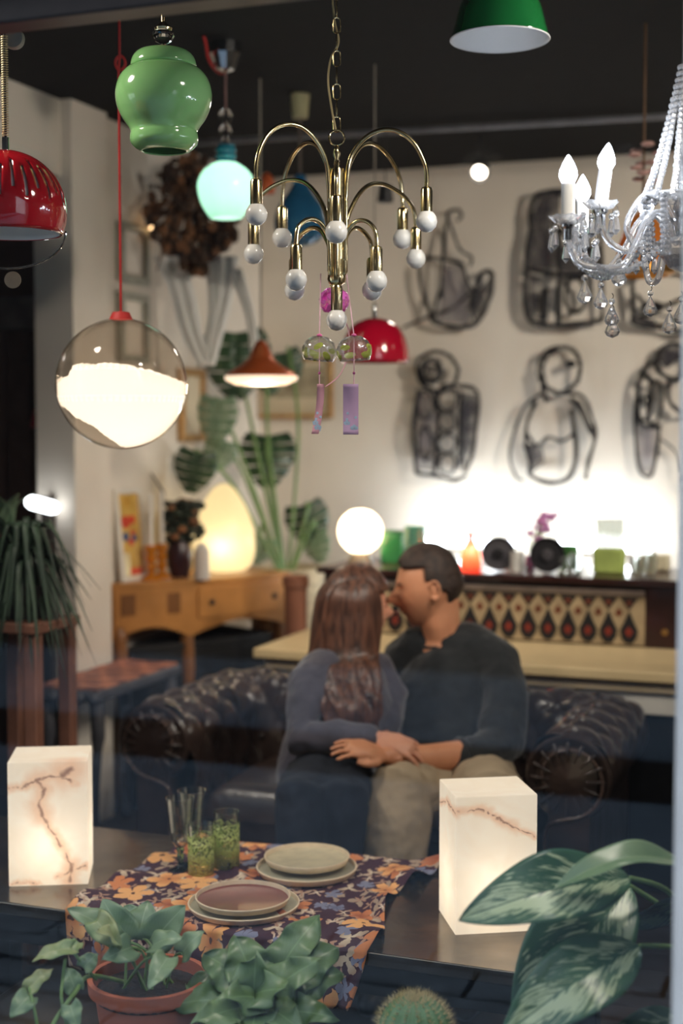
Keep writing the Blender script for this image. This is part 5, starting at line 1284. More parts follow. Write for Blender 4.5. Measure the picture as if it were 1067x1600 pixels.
blob(.38, .64, .17, mt_pr); blob(.62, .66, .12, mt_pr); blob(.34, .48, .12, mt_pb); blob(.52, .42, .1, mt_pr); blob(.66, .46, .10, mt_pb); blob(.6, .52, .08, mt_pr); blob(.5, .86, .16, pm('poster_ochre', (196, 150, 60), .5))
patch('print_band', .4, .86, .06, .13, .0052, mt_pr); patch('print_label', .12, .42, .06, .30, .0052, pm('poster_cream', (240, 230, 190), .5))
# candlesticks
mt_amber = transl('amber_candle_glass', (226, 150, 40), .45, .12, .1); mt_wax = pm('white_wax', (226, 222, 214), .5, var=.02)
for i, (px_, lab) in enumerate(((236, 'amber glass candlestick with white taper, next to the poster'), (253, 'amber glass candlestick with white taper, next to the dark vase'))):
    c = on_chest(px_, 906-i*3); s = dep(c)/FPX
    t = thing('candlestick', lab, 'candlestick', c, 'amber candlesticks on the chest')
    ob('base', M().lathe(c, [(.001, 0), (15*s, 0), (15*s, 3*s), (6*s, 8*s), (5*s, 14*s), (9*s, 20*s), (5*s, 26*s), (9*s, 34*s), (6*s, 40*s), (9*s, 46*s), (9*s, 54*s), (.001, 54*s)], 12), mt_amber, t, smooth=0)
    ob('candle', M().lathe(c, [(.001, 54*s), (4*s, 54*s), (3.6*s, 134*s), (.001, 136*s)], 14), mt_wax, t)
# wire triangle ornament behind
c = on_chest(240, 897); s = dep(c)/FPX; m = M(); ap = c+V((0, 0, 172*s))-RH*(12*s); l_ = c+V((0, 0, 120*s))-RH*(20*s); r_ = c+V((0, 0, 128*s))+RH*(16*s)
t = thing('wire_ornament', 'dark pointed wire ornament standing behind the candlesticks', 'ornament', c)
ob('wire_outline', M().tube([c-RH*(18*s)+V((0, 0, .004)), l_, ap, r_, c+RH*(12*s)+V((0, 0, .004))], .006, 7), mt_wire, t)
ob('panel', M().flat([c-RH*(17*s)+V((0, 0, .004)), c+RH*(-5*s)+V((0, 0, .004)), l_+RH*(13*s), l_], FH, .004), mt_wire, t, smooth=0)
# dark vase with flowers
c = on_chest(281, 901); s = dep(c)/FPX
t = thing('flower_vase', 'dark plum vase filled with dark foliage and dried heads on the chest', 'vase', c)
ob('vase', M().lathe(c, [(.001, 0), (14*s, 0), (20*s, 18*s), (21*s, 38*s), (15*s, 56*s), (13*s, 60*s), (11*s, 56*s), (.001, 50*s)], 28), pm('plum_vase', (52, 28, 34), .3), t)
m = M(); m2 = M(); R = random.Random(3); mt_dk = pm('dark_foliage', (34, 42, 30), .7, var=.3)
for i in range(230):
    a_ = R.uniform(0, 2*pi); rr = R.uniform(0, 30)*s; z = R.uniform(58, 118)*s; p = c+RH*(rr*cos(a_)+4*s)+FH*(rr*sin(a_))+V((0, 0, z))
    (m2 if i % 5 == 0 else m).sphere(p, R.uniform(5, 10)*s, 6, 4, (1, 1, .7))
    if i % 10 == 0: m.tube([c+V((0, 0, 50*s)), p], .003, 5)
tag(ob('foliage', m, mt_dk, t, smooth=0), kind='stuff'); tag(ob('dried_heads', m2, mt_dry2, t, smooth=0), kind='stuff')
c = on_chest(315, 905); s = dep(c)/FPX
t = thing('white_bottle', 'small matt white bottle standing before the pear lamp', 'bottle', c)
ob('body', M().lathe(c, [(.001, 0), (12*s, 0), (12.5*s, 4*s), (12*s, 46*s), (7*s, 52*s), (6*s, 56*s), (.001, 56*s)], 28), pm('white_ceramic', (200, 192, 184), .5, var=.03), t)
c = on_chest(297, 893); s = dep(c)/FPX
t = thing('glass_jar', 'cream glass jar standing between vase and pear lamp', 'jar', c)
ob('body', M().lathe(c, [(.001, 0), (9*s, 0), (11*s, 20*s), (8*s, 44*s), (9*s, 50*s), (.001, 50*s)], 24), pm('cream_jar', (230, 200, 140), .3), t)
# ================================================================== ON THE CABINET
def onB(px_, z=BZ, yb=5.30): r_ = PY(px_, 880, yb); return V((r_.x, r_.y, z))
# globe lamp
c = onB(563, yb=5.30); s = dep(c)/FPX
t = thing('globe_lamp', 'round white globe table lamp at the left end of the long cabinet', 'lamp', c)
gz = P(563, 830, dep(c)).z
ob('globe', M().sphere((c.x, c.y, gz), 35*s, 36, 20), transl('globe_opal', (255, 240, 218), .3, .02), t, smooth=180)
pt_light(t, (c.x, c.y, gz), 4.0, (1, .84, .62), .03)
ob('base', M().lathe(c, [(.001, 0), (20*s, 0), (19*s, 6*s), (12*s, max(.01, gz-c.z-33*s)), (.001, max(.012, gz-c.z-33*s))], 28), pm('globe_base', (120, 110, 96), .4), t)
# bottles & boxes
def glassbox(name, px0, px1, ytop, label, mt, cat, yb=5.38, grp=None, depth=.07):
    a = onB(px0, yb=yb); b = onB(px1, yb=yb); h = P((px0+px1)/2, ytop, dep((a+b)/2)).z-BZ
    t = thing(name, label, cat, V(((a.x+b.x)/2, yb, BZ)), grp)
    ob('body', M().box((a.x, yb-depth/2, BZ), (b.x, yb+depth/2, BZ+h)), mt, t, bevel=.008)
    return t, a, b, h
mt_gr = transl('green_lantern_glass', (96, 190, 128), .4, .12)
t, a, b, h = glassbox('green_glass_box', 598, 632, 832, 'square green glass box right of the globe lamp', mt_gr, 'glass box')
ob('lid', M().box((a.x-.004, 5.34, BZ+h+.0005), (b.x+.004, 5.42, BZ+h+.008)), pm('green_lid', (60, 130, 86), .4), t)
def lamp_glass(px_, r_px, ytop, label, mt, name, cat, prof, yb=5.35, grp=None):
    c = onB(px_, yb=yb); s = dep(c)/FPX; h = P(px_, ytop, dep(c)).z-BZ
    t = thing(name, label, cat, c, grp); ob('body', M().lathe(c, [(max(.0005, a_*r_px*s), b_*h) for a_, b_ in prof], 28), mt, t, smooth=60); return t, c, h, s
tumb = [(0, 0), (.9, 0), (1, .1), (1, 1), (.88, 1), (.88, .12), (0, .1)]
bott = [(0, 0), (.9, 0), (1, .08), (1, .55), (.5, .72), (.3, .8), (.3, 1), (0, 1)]
lamp_glass(648, 17, 822, 'ribbed pale green glass vase behind the man', transl('mint_glass', (140, 214, 186), .4, .15), 'green_glass_vase', 'vase', tumb)
t, c, h, s = lamp_glass(735, 17, 832, 'glowing coral red glass bottle lamp behind the head of the man', transl('coral_glass', (250, 100, 70), .35, .12), 'coral_lamp', 'lamp', [(0, 0), (.95, 0), (1, .12), (.9, .4), (.5, .7), (.22, .85), (.3, 1), (0, 1)], 5.25)
pt_light(t, c+V((0, 0, .06)), 1.5, (1, .42, .28), .02)
c2 = onB(770, yb=5.2); 
# round trays standing on edge
mt_tray = pm('dark_tray', (44, 42, 44), .35, .4); mt_tray2 = pm('grey_tray', (96, 92, 96), .3, .5)
for (px_, py_, r_px, mt, lab) in ((778, 868, 27, mt_tray2, 'grey metal round tray with bright centre standing on edge'), (854, 873, 28, mt_tray, 'black round tray standing on edge, right of the grey one')):
    c = PY(px_, py_, 5.22); s = dep(c)/FPX; r = r_px*s; c.z = BZ+r
    t = thing('round_tray', lab, 'tray', V((c.x, c.y, BZ)), 'round trays on the cabinet')
    ob('disc', M().lathe(c, [(.001, 0), (r*.8, 0), (r, .018), (r*.97, .022), (r*.8, .008), (.001, .008)], 40, ax=(-FH+V((0, 0, .05)))), mt, t)
    ob('boss', M().lathe(c-FH*.008, [(.001, 0), (r*.34, 0), (r*.3, .014), (.001, .016)], 24, ax=-FH), mt_tray if mt == mt_tray2 else mt_tray2, t)
mt_wc = pm('white_cup_glaze', (232, 228, 220), .2, coat=.5)
lamp_glass(808, 11, 862, 'small white cup between the two round trays', mt_wc, 'white_cup', 'cup', tumb, 5.22)
lamp_glass(797, 9, 846, 'tall white china bottle behind the grey tray', mt_wc, 'china_bottle', 'bottle', bott, 5.4)
t, c, h, s = lamp_glass(828, 8, 868, 'narrow vase with a spray of mauve flowers', pm('mauve_vase', (120, 80, 110), .3), 'mauve_flower_vase', 'vase', tumb, 5.40)
mt_mau = pm('mauve_petals', (190, 130, 180), .7, var=.2)
R = random.Random(6)
for i in range(16):
    q = R.uniform(.2, 1); p = c+RH*((q*38-4+R.uniform(-12, 12))*s)+V((0, 0, h+(8+q*66)*s)); ob('petal_cluster', M().sphere(p, R.uniform(5, 9)*s, 8, 5, (1, 1, .6)), mt_mau, t)
    if i % 2: ob('stem', M().tube([c+V((0, 0, h*.5)), p], .003, 6), mt_stem, t)
t, c, h, s = lamp_glass(888, 15, 852, 'squat bottle green glass pot right of the black tray', pm('bottle_green', (70, 130, 64), .2), 'green_pot', 'pot', tumb, 5.4)
mt_cg = pm('clear_cut_glass', (240, 244, 240), .05, trans=.9, var=0)
for i, (px_, yt, w_) in enumerate(((880, 868, 9), (900, 862, 9), (1000, 866, 10), (1018, 862, 8))):
    lamp_glass(px_, w_, yt, 'clear drinking glass %s' % ('beside the black tray', 'between green pot and lime box', 'right of the lime box', 'at the right end of the cabinet')[i], mt_cg, 'drinking_glass', 'glass', tumb, 5.24+.03*i, 'drinking glasses on the cabinet')
t, a, b, h = glassbox('lime_box', 928, 976, 856, 'lime green box on the right half of the cabinet', pm('lime_card', (168, 186, 100), .6), 'box', 5.28)
for i in range(5):
    lamp_glass(934+i*9, 4.5, 850, '%s of the five little crystal glasses on the lime box' % ('leftmost', 'second from the left', 'middle one', 'second from the right', 'rightmost')[i], mt_cg, 'shot_glass', 'glass', tumb, 5.28, 'crystal glasses on the lime box')
for o in [o for o in COL.objects if o.name.startswith('shot_glass')]: o.location.z += h+.001
t, a, b, h = glassbox('cream_box', 1000, 1046, 866, 'cream card box at the right end of the cabinet', pm('cream_card', (210, 200, 170), .6), 'box', 5.45)
t, a, b, h = glassbox('silver_box', 985, 1000, 870, 'small silver box behind the drinking glasses', pm('silver_card', (180, 180, 176), .4), 'box', 5.45)
# wall washer lights on the counter behind the cabinet
mt_tubeL = emit('washer_tube', (236, 244, 255), 13)
for (x0, x1, lab) in ((640, 800, 'left fluorescent bar light washing the wall behind the cabinet'), (862, 1012, 'right fluorescent bar light washing the wall behind the cabinet')):
    a = PY(x0, 848, 6.22); b = PY(x1, 848, 6.22); z = 1.02
    t = thing('bar_light', lab, 'light', V(((a.x+b.x)/2, 6.22, z)))
    ob('tube', M().tube([V((a.x, 6.22, z)), V((b.x, 6.22, z))], .02, 14), mt_tubeL, t)
    ob('tray', M().box((a.x-.02, 6.18, z-.045), (b.x+.02, 6.26, z-.024)), mt_whf, t)
    ob('stand_post', M().box((a.x+.05, 6.20, 0), (a.x+.08, 6.24, z-.045)).box((b.x-.08, 6.20, 0), (b.x-.05, 6.24, z-.045)), mt_whf, t)
    for q in range(3):
        pt_light(t, V((lerp(a.x, b.x, (q+.5)/3), 6.22, z+.05)), 2.6, (.86, .93, 1), .03)
# ================================================================== CHESTERFIELD SOFA
mt_lea = pm('black_brown_leather', (50, 38, 33), .30, var=.35, ns=10, bump=.15, bs=45, coat=.25)
AXR, AXL, AR = -.785, -2.085, .118; AY0, AY1 = 3.89, 4.50; AZ = .565
t = thing('chesterfield_sofa', 'black leather button tufted sofa with rolled arms under the couple', 'sofa', ((AXR+AXL)/2, 4.2, 0))
def tuft(a, b): return abs(sin(pi*(a+b)))**.55*abs(sin(pi*(a-b)))**.55
def roll_profile(inner_z, R_):
    """(outward, z) from seat up and over the roll to the outside; outward=0 at roll centre"""
    pts = [(-R_-.02, inner_z)]
    for i in range(13):
        a_ = pi-(pi*1.18)*i/12; pts.append((R_*cos(a_), AZ+R_*sin(a_)))
    pts += [(R_*.55, AZ-.07), (R_*.5, .30), (R_*.5, .07)]
    return [(p.x, p.y) for p in spline([(a_, b_, 0) for a_, b_ in pts], 4)]
prof = roll_profile(.40, AR); NP = len(prof)-1
cum = [0]
for i in range(NP): cum.append(cum[-1]+math.hypot(prof[i+1][0]-prof[i][0], prof[i+1][1]-prof[i][1]))
def sweep(fn_pos, length, per):
    nv = max(20, int(length/.008))
    def fn(u, v):
        f_ = u*NP; i = min(NP-1, int(f_)); q = f_-i
        x = lerp(prof[i][0], prof[i+1][0], q); z = lerp(prof[i][1], prof[i+1][1], q); sl = lerp(cum[i], cum[i+1], q)
        tx, tz = prof[i+1][0]-prof[i][0], prof[i+1][1]-prof[i][1]; l = math.hypot(tx, tz); nx, nz = -tz/l, tx/l
        al = v*length
        fade = 1 if sl < .44 else max(0, 1-(sl-.44)/.06)
        b = (.030*tuft(sl/.19, al/per)-.012)*fade+.004*noise.noise(V((sl*20, al*20, length)))
        return fn_pos(x+nx*b, al, z+nz*b)
    return M().grid(fn, 64, nv)
ob('arm_right', sweep(lambda x, a_, z: (AXR+x, AY0+a_, z), AY1-AY0+.06, .13), mt_lea, t, smooth=180)
ob('arm_left', sweep(lambda x, a_, z: (AXL-x, AY0+a_, z), AY1-AY0+.06, .13), mt_lea, t, smooth=180)
ob('backrest', sweep(lambda x, a_, z: (AXL+.03+a_, 4.475+x*.85, z+.012), AXR-AXL-.06, .15), mt_lea, t, smooth=180)
mt_btn = pm('leather_button', (34, 26, 24), .3)
for ax_, sg in ((AXR, 1), (AXL, -1)):
    c = V((ax_, AY0, 0))
    ob('arm_front_panel', M().lathe(c+V((0, .012, AZ)), [(.001, 0), (AR*.95, 0), (AR*1.04, .012), (AR*.98, .022), (AR*.78, .014), (AR*.72, .024), (.001, .034)], 36, ax=(0, -1, 0)).box((ax_-.055, AY0-.012, .07), (ax_+.062, AY0+.02, AZ-.03)), mt_lea, t, smooth=40)
    sp = []
    for i in range(40):
        a_ = -pi/2+i/39*pi*2.6; rr = AR*(.95-.62*i/39); sp.append(V((ax_+sg*rr*cos(a_), AY0-.016, AZ+rr*sin(a_))))
    stem_ = [V((ax_-sg*.055, AY0-.014, .08)), V((ax_-sg*.058, AY0-.014, .30)), V((ax_-sg*.06, AY0-.014, .42))]
    ob('piping', M().tube(spline(stem_+sp[:1], 4), .004, 8).tube(sp[:26], .0042, 8), pm('leather_piping', (84, 66, 58), .3, coat=.4), t, smooth=180)
    for i in range(16):
        a_ = 2*pi*i/16; p = c+V((AR*.86*cos(a_), -.014, AZ+AR*.86*sin(a_))); q_ = c+V((AR*.45*cos(a_), -.024, AZ+AR*.45*sin(a_)))
        ob('pleat', M().tube([p, (p+q_)/2-V((0, .004, 0)), q_], [.005, .004, .002], 8), mt_lea, t, smooth=180)
def cushfn(u, v):
    x = lerp(AXL+.13, AXR-.13, u); y = lerp(3.93, 4.42, v); e = min(1, min(u, 1-u)*14, min(v, 1-v)*9); mid = min(1, abs(u-.5)*26)
    return (x, y, .33+.10*e**.4*mid**.3+.01*sin(pi*v))
ob('seat_cushion', M().grid(cushfn, 70, 30).box((AXL+.13, 3.935, .24), (AXR-.13, 4.42, .335)), mt_lea, t, smooth=60, recalc=False)
ob('front_rail', M().box((AXL+.05, 3.90, .08), (AXR-.05, 3.94, .25)), mt_lea, t, bevel=.01)
ob('frame_base', M().box((AXL, 3.94, .07), (AXR, 4.5, .24)), mt_lea, t)
for x in (AXL, AXR):
    for y in (3.93, 4.47): ob('foot', M().lathe((x, y, 0), [(.001, 0), (.022, 0), (.034, .03), (.03, .07), (.001, .07)], 16), mt_maho, t)
for i in range(7):
    for j in range(2):
        x = lerp(AXL+.16, AXR-.16, (i+.5*(j % 2))/6.5); ob('button', M().sphere((x, 4.475-AR*.85-.018+.012*j, .50+.075*j), .011, 10, 6), mt_btn, t)
# ================================================================== PEOPLE
def skin_mat(name, c1, c2):
    k = NT(name); k.set(k.b.inputs['Base Color'], k.ramp(k.noise(14, det=4), [(.3, lin(c1)), (.7, lin(c2))]))
    k.b.inputs['Roughness'].default_value = .5; k.b.inputs['Subsurface Weight'].default_value = .12; k.b.inputs['Subsurface Radius'].default_value = (.012, .005, .003); return k.m
mt_skm = skin_mat('skin_tan', (204, 140, 104), (216, 152, 114)); mt_skw = skin_mat('skin_fair', (208, 146, 118), (222, 162, 132))
def hx(): pass
def head(M_, c, fwd, up, k=1.0, fem=False, grow=0, keep=None, seg=72, rings=54):
    f = V(fwd).normalized(); u = V(up); u = (u-f*u.dot(f)).normalized(); r = f.cross(u)
    g = lambda a_, s_: exp(-(a_/s_)**2)
    vs = []; loc = []
    for j in range(rings+1):
        th = pi*j/rings
        for i in range(seg):
            a_ = 2*pi*i/seg; x, y, z = sin(th)*cos(a_), sin(th)*sin(a_), cos(th)
            px_, py_, pz_ = .076*x, .098*y, .118*z
            if z < 0:
                jw = (-z); px_ *= 1-.28*jw**1.4; 
                if y > 0: py_ *= 1-.06*jw; py_ += .012*jw**2
                else: py_ *= 1-.35*jw; py_ += .018*jw
            if y > 0:
                py_ = .098*(y**.82)*(1-.06*(z < 0)*(-z)) if y > .02 else py_
                if z < 0: py_ += .006*jw
            if y > .1:
                py_ += .030*g(px_, .0105+.006*max(0, -pz_-.005)/.03)*max(0, g(pz_+.030, .015) + .62*g(pz_+.012, .018))      # nose
                py_ += .0045*g(pz_-.024, .010)*g(abs(px_)-.022, .022)        # brow
                py_ -= .012*g(pz_-.006, .013)*g(abs(px_)-.031, .015)         # sockets
                py_ += .006*g(pz_+.060, .006)*g(px_, .018)+.006*g(pz_+.071, .007)*g(px_, .017)-.003*g(pz_+.0655, .0028)*g(px_, .02)   # lips
                py_ += .009*g(pz_+.098, .013)*g(px_, .022)-.004*g(pz_+.082, .006)*g(px_, .02)   # chin
                py_ += .004*g(pz_+.028, .016)*g(abs(px_)-.042, .014)         # cheek
            q = V((px_, py_, pz_)); 
            if grow: q *= 1+grow(q)/max(.03, q.length)
            loc.append(q); vs.append(V(c)+(r*q.x+f*q.y+u*q.z)*k)
    fs = []
    for j in range(rings):
        for i in range(seg):
            i2 = (i+1) % seg; fc = (j*seg+i, (j+1)*seg+i, (j+1)*seg+i2, j*seg+i2)
            if keep is None or all(keep(loc[q]) for q in fc): fs.append(fc)
    M_.add(vs, fs); return r, f, u
def hand(M_, wrist, dirv, palm_n, side, L=.185, curl=0.35, thumb=1, spread=.5):
    """dirv: along the fingers, palm_n: out of the back of the hand, side: towards the thumb"""
    w_ = V(wrist); d_ = V(dirv).normalized(); n_ = V(palm_n); n_ = (n_-d_*n_.dot(d_)).normalized(); s_ = n_.cross(d_).normalized()
    if s_.dot(V(side)) < 0: s_ = -s_
    pl_ = L*.52
    M_.tube([w_, w_+d_*pl_*.3, w_+d_*pl_*.75, w_+d_*pl_*.98], [L*.15, L*.19, L*.235, L*.20], 14, flat=.50, nrm=n_)
    for i, (o_, ln) in enumerate(((.16, .43), (.055, .48), (-.05, .45), (-.15, .36))):
        b = w_+d_*pl_*.88+s_*(o_*L*1.05); p = [b]; a_ = 0; dd = (d_+s_*(o_*spread)).normalized()
        for q, (fr_, ca) in enumerate(((.45, .5), (.30, 1.0), (.25, .8))):
            a_ += curl*ca; dv = dd*cos(a_)-n_*sin(a_); p.append(p[-1]+dv*(ln*L*fr_))
        M_.tube([p[0]-dd*.02]+p, [.0085, .0088, .0078, .0070, .0060], 10)
    b = w_+d_*pl_*.22+s_*L*.10; td = (d_*.75+s_*.75-n_*.25).normalized()
    M_.tube([b, b+td*L*.20, b+td*L*.20+(d_*.9+s_*.25-n_*.15).normalized()*L*.16, b+td*L*.20+(d_*.95-n_*.2).normalized()*L*.28], [.013, .0115, .0095, .0075], 10)
J = P
def ear(M_, c, r, f, u, sgn, k=1):
    b = V(c)+(r*(.073*sgn)-f*.012+u*(-.002))*k; rng = []
    for i in range(15):
        a_ = -2.2+i/14*4.9; rng.append(b+(-f*(.016*cos(a_))+u*(.030*sin(a_)*(1 if sin(a_) > 0 else .85))+r*sgn*(.012+.006*cos(a_)))*k)
    M_.tube(rng, .0045*k, 8); M_.sphere(b+r*sgn*.004, .018*k, 14, 10, (1, 1, 1), Matrix((tuple(r*.45), tuple(f*.7), tuple(u*1.2))).transposed())
def eye_parts(t, c, r, f, u, k, body, brow_mt, closed=True, lidmt=None):
    m = M(); m2 = M()
    for sg in (-1, 1):
        base = V(c)+(r*(.031*sg)+f*.0865+u*.004)*k
        pts = [base+(r*(q*.013*1)-f*(abs(q)**2*.003)-u*(.003*(1-q*q)))*k+f*.0025 for q in (-1, -.5, 0, .5, 1)]; m2.tube(pts, .0016, 6)
        pts = [base+(r*(q*.016)+u*(.020-.004*q*q+.002*q*sg)-f*(abs(q)**2*.004-.004))*k for q in (-1, -.5, 0, .5, 1)]; m.tube(pts, [.002, .003, .0032, .003, .002], 6)
    ob('eyebrows', m, brow_mt, body, smooth=180); ob('closed_eyes', m2, brow_mt, body, smooth=180)
# ---------------- man
mt_hairm = pm('dark_brown_hair', (54, 40, 33), .55, var=.4, ns=40, bump=.5, bs=120)
HM = P(671, 918, 4.36); fm = (-RH+V((0, 0, -.10))+FH*.02).normalized(); um = (V((0, 0, 1))-RH*.10).normalized(); km = 1.03
m = M(); r, f, u = head(m, HM, fm, um, km); ear(m, HM, r, f, u, 1, km); ear(m, HM, r, f, u, -1, km)
m.tube([HM-um*.02-f*.028, P(688, 972, 4.37), P(694, 1000, 4.39), P(700, 1030, 4.38)], [.060, .060, .068, .09], 20)
torso_m = [P(702, 1025, 4.38), P(708, 1070, 4.37), P(712, 1130, 4.33), P(716, 1205, 4.28)]
m.tube(torso_m, [.11, .13, .125, .12], 20, flat=.72, nrm=FH)
shL, elL, wrL = P(775, 1040, 4.33), P(783, 1160, 4.16), P(604, 1180, 3.95)
shR, elR, wrR = P(632, 1030, 4.44), P(600, 1120, 4.50), P(530, 1110, 4.44)
m.tube([P(705, 1028, 4.38), shL, P(790, 1090, 4.25), elL, P(735, 1180, 4.09), P(665, 1184, 4.01), wrL], [.06, .058, .05, .045, .047, .038, .027], 16)
hand(m, wrL, P(548, 1166, 3.90)-wrL, V((0, 0, 1))-FH*.45, -FH-V((0, 0, .5)), .185, .30)
m.tube([P(700, 1028, 4.40), shR, elR, wrR], [.06, .055, .042, .03], 14); hand(m, wrR, -RH+V((0, 0, .1)), FH, V((0, 0, 1)), .18, .4)
hipA, kneA, ankA = P(690, 1225, 4.2), P(622, 1246, 3.92), P(612, 1500, 3.86); hipB, kneB, ankB = P(748, 1225, 4.18), P(768, 1252, 3.86), P(757, 1505, 3.83)
for h_, k_, a_ in ((hipA, kneA, ankA), (hipB, kneB, ankB)):
    m.tube([h_, (h_+k_)/2, k_, (k_*.6+a_*.4), a_], [.08, .07, .052, .05, .035], 14)
man = ob('person', m, mt_skm, remesh=.0042, loc=P(716, 1215, 4.28), smooth=180)
tag(man, 'man with short dark hair in dark shirt and khaki trousers, kissing the woman', 'person')
# hair: cropped cap
def gh(q): return .0025+.0125*max(0, (q.z-.03)/.09)+.002*noise.noise(V(q)*90)
def keepm(q):
    if q.z > .068+(.012 if abs(q.x) < .03 else 0) : return True
    if q.y < .022 and q.z > .022: return True
    if q.y < -.008 and q.z > -.01: return True
    return q.y < -.045 and q.z > -.062
mh = M(); head(mh, HM, fm, um, km, grow=gh, keep=keepm); ob('hair', mh, mt_hairm, man, smooth=180, solid=.007)
eye_parts(None, HM, r, f, u, km, man, mt_hairm)
m = M(); lp = HM+(f*.108-u*.064)*km; m.tube([lp-r*.018-f*.010, lp-f*.002, lp+r*.018-f*.010], [.003, .005, .003], 8).tube([lp-u*.009-r*.016-f*.010, lp-u*.009-f*.002, lp-u*.009+r*.016-f*.010], [.003, .0055, .003], 8)
ob('lips', m, pm('lips_m', (160, 88, 76), .5), man, smooth=180)
# shirt
mt_shirt = pm('dark_green_grey_jersey', (27, 31, 34), .9, var=.2, ns=14, bump=.15, bs=200, sheen=.3)
m = M()
m.tube([P(694, 1000, 4.39), P(703, 1022, 4.38), P(707, 1065, 4.37), P(711, 1130, 4.34), P(716, 1195, 4.29), P(718, 1225, 4.27)], [.080, .130, .175, .170, .168, .172], 28, flat=.70, nrm=FH)
m.tube([P(694, 1006, 4.39), P(740, 1014, 4.37), shL+V((0, 0, .002)), P(789, 1085, 4.26), elL+V((0, 0, 0)), P(752, 1182, 4.10), P(720, 1186, 4.073)], [.075, .082, .082, .072, .070, .066, .058], 22)
m.tube([P(694, 1006, 4.40), P(650, 1015, 4.42), shR, elR, wrR], [.07, .075, .072, .055, .042], 20)
ob('shirt', m, mt_shirt, man, remesh=.006, wrinkle=.016, smooth=180)
rg = []
for i in range(28):
    a_ = 2*pi*i/28; rg.append(P(690, 996, 4.385)+RH*(.072*cos(a_))+FH*(.062*sin(a_))+V((0, 0, .018*cos(a_)+.018*sin(a_))))
ob('collar_rib', M().tube(rg, .007, 8, closed=True), mt_shirt, man, smooth=180)
cf = P(722, 1186, 4.075); cfd = (P(752, 1182, 4.10)-cf).normalized(); e1 = cfd.orthogonal().normalized(); e2 = cfd.cross(e1)
ob('pushed_cuff', M().tube([cf+e1*(.056*cos(a_))+e2*(.056*sin(a_)) for a_ in [2*pi*i/24 for i in range(24)]], .009, 8, closed=True), mt_shirt, man, smooth=180)
mt_khaki = pm('khaki_cotton', (168, 150, 124), .9, var=.08, ns=10, bump=.12, bs=180)
m = M()
for h_, k_, a_ in ((hipA, kneA, ankA), (hipB, kneB, ankB)):
    m.tube([h_, lerp(h_, k_, .5), k_+V((0, 0, .006)), lerp(k_, a_, .18), lerp(k_, a_, .5), lerp(k_, a_, .93)], [.115, .105, .094, .096, .088, .078], 24)
m.tube([P(716, 1195, 4.29), P(718, 1235, 4.25)], [.165, .16], 20, flat=.72, nrm=FH)
ob('trousers', m, mt_khaki, man, remesh=.007, wrinkle=.022, smooth=180)
mt_shoe = pm('shoe_leather', (44, 34, 30), .4)
for a_ in (ankA, ankB):
    m = M(); b = V((a_.x, a_.y, 0)); m.tube([b+V((.01, .05, .05)), b+V((0, 0, .055)), b+V((-.01, -.08, .045)), b+V((-.015, -.15, .032))], [.042, .048, .045, .032], 16); ob('shoe', m, mt_shoe, man, remesh=.006)
# ---------------- woman
mt_hairw = NT('long_brown_hair'); k = mt_hairw; co = k.a('ShaderNodeTexCoord').outputs['Object']
sv = k.vm('MULTIPLY', co, (70, 70, 5)); k.set(k.b.inputs['Base Color'], k.ramp(k.a('ShaderNodeTexNoise', {'Vector': sv, 'Scale': 1.0, 'Detail': 3.0}).outputs[0], [(.35, lin((56, 37, 31))), (.65, lin((106, 70, 54)))]))
k.b.inputs['Roughness'].default_value = .42; k.b.inputs['Anisotropic'].default_value = .5
k.set(k.b.inputs['Normal'], k.a('ShaderNodeBump', {'Strength': .5, 'Distance': .004, 'Height': k.a('ShaderNodeTexNoise', {'Vector': sv, 'Scale': 2.0}).outputs[0]})); mt_hairw = k.m
HW = P(556, 950, 4.27); fw_ = (RH+FH*.45+V((0, 0, .05))).normalized(); uw = (V((0, 0, 1))+RH*.06).normalized(); kw = .97
m = M(); r, f, u = head(m, HW, fw_, uw, kw, True); ear(m, HW, r, f, u, 1, kw)
m.tube([HW-uw*.03-f*.02, P(545, 1005, 4.27), P(542, 1040, 4.26)], [.050, .050, .065], 18)
m.tube([P(540, 1045, 4.26), P(535, 1090, 4.24), P(520, 1150, 4.2), P(505, 1210, 4.15)], [.09, .11, .095, .115], 18, flat=.8, nrm=FH)
sW, eW, wW = P(487, 1070, 4.14), P(472, 1152, 4.04), P(585, 1152, 3.98)
m.tube([P(535, 1050, 4.22), sW, lerp(sW, eW, .5), eW, lerp(eW, wW, .5), wW], [.05, .05, .042, .038, .034, .024], 16)
hand(m, wW, P(660, 1172, 3.955)-wW, V((0, 0, .9))-FH*.5, -FH-V((0, 0, .3)), .165, .34, spread=.9)
sW2, eW2, wW2 = P(600, 1068, 4.34), P(640, 1110, 4.28), P(670, 1085, 4.24)
m.tube([P(545, 1050, 4.28), sW2, P(612, 1110, 4.3), P(600, 1140, 4.2)], [.05, .05, .04, .03], 14)
hA, kA, aA = P(505, 1222, 4.1), P(470, 1246, 3.80), P(468, 1520, 3.84); hB, kB, aB = P(530, 1222, 4.12), P(535, 1246, 3.82), P(522, 1520, 3.86)
for h_, k_, a_ in ((hA, kA, aA), (hB, kB, aB)): m.tube([h_, (h_+k_)/2, k_, lerp(k_, a_, .4), a_], [.075, .066, .048, .045, .03], 14)
wom = ob('person', m, mt_skw, remesh=.0042, loc=P(510, 1215, 4.15), smooth=180)
tag(wom, 'woman with long wavy brown hair in a grey sweater and dark jeans, kissing the man', 'person')
eye_parts(None, HW, r, f, u, kw, wom, mt_hairm)
mt_sw = pm('grey_lavender_knit', (72, 70, 82), .95, var=.15, ns=12, bump=.3, bs=260, sheen=.4)
m = M()
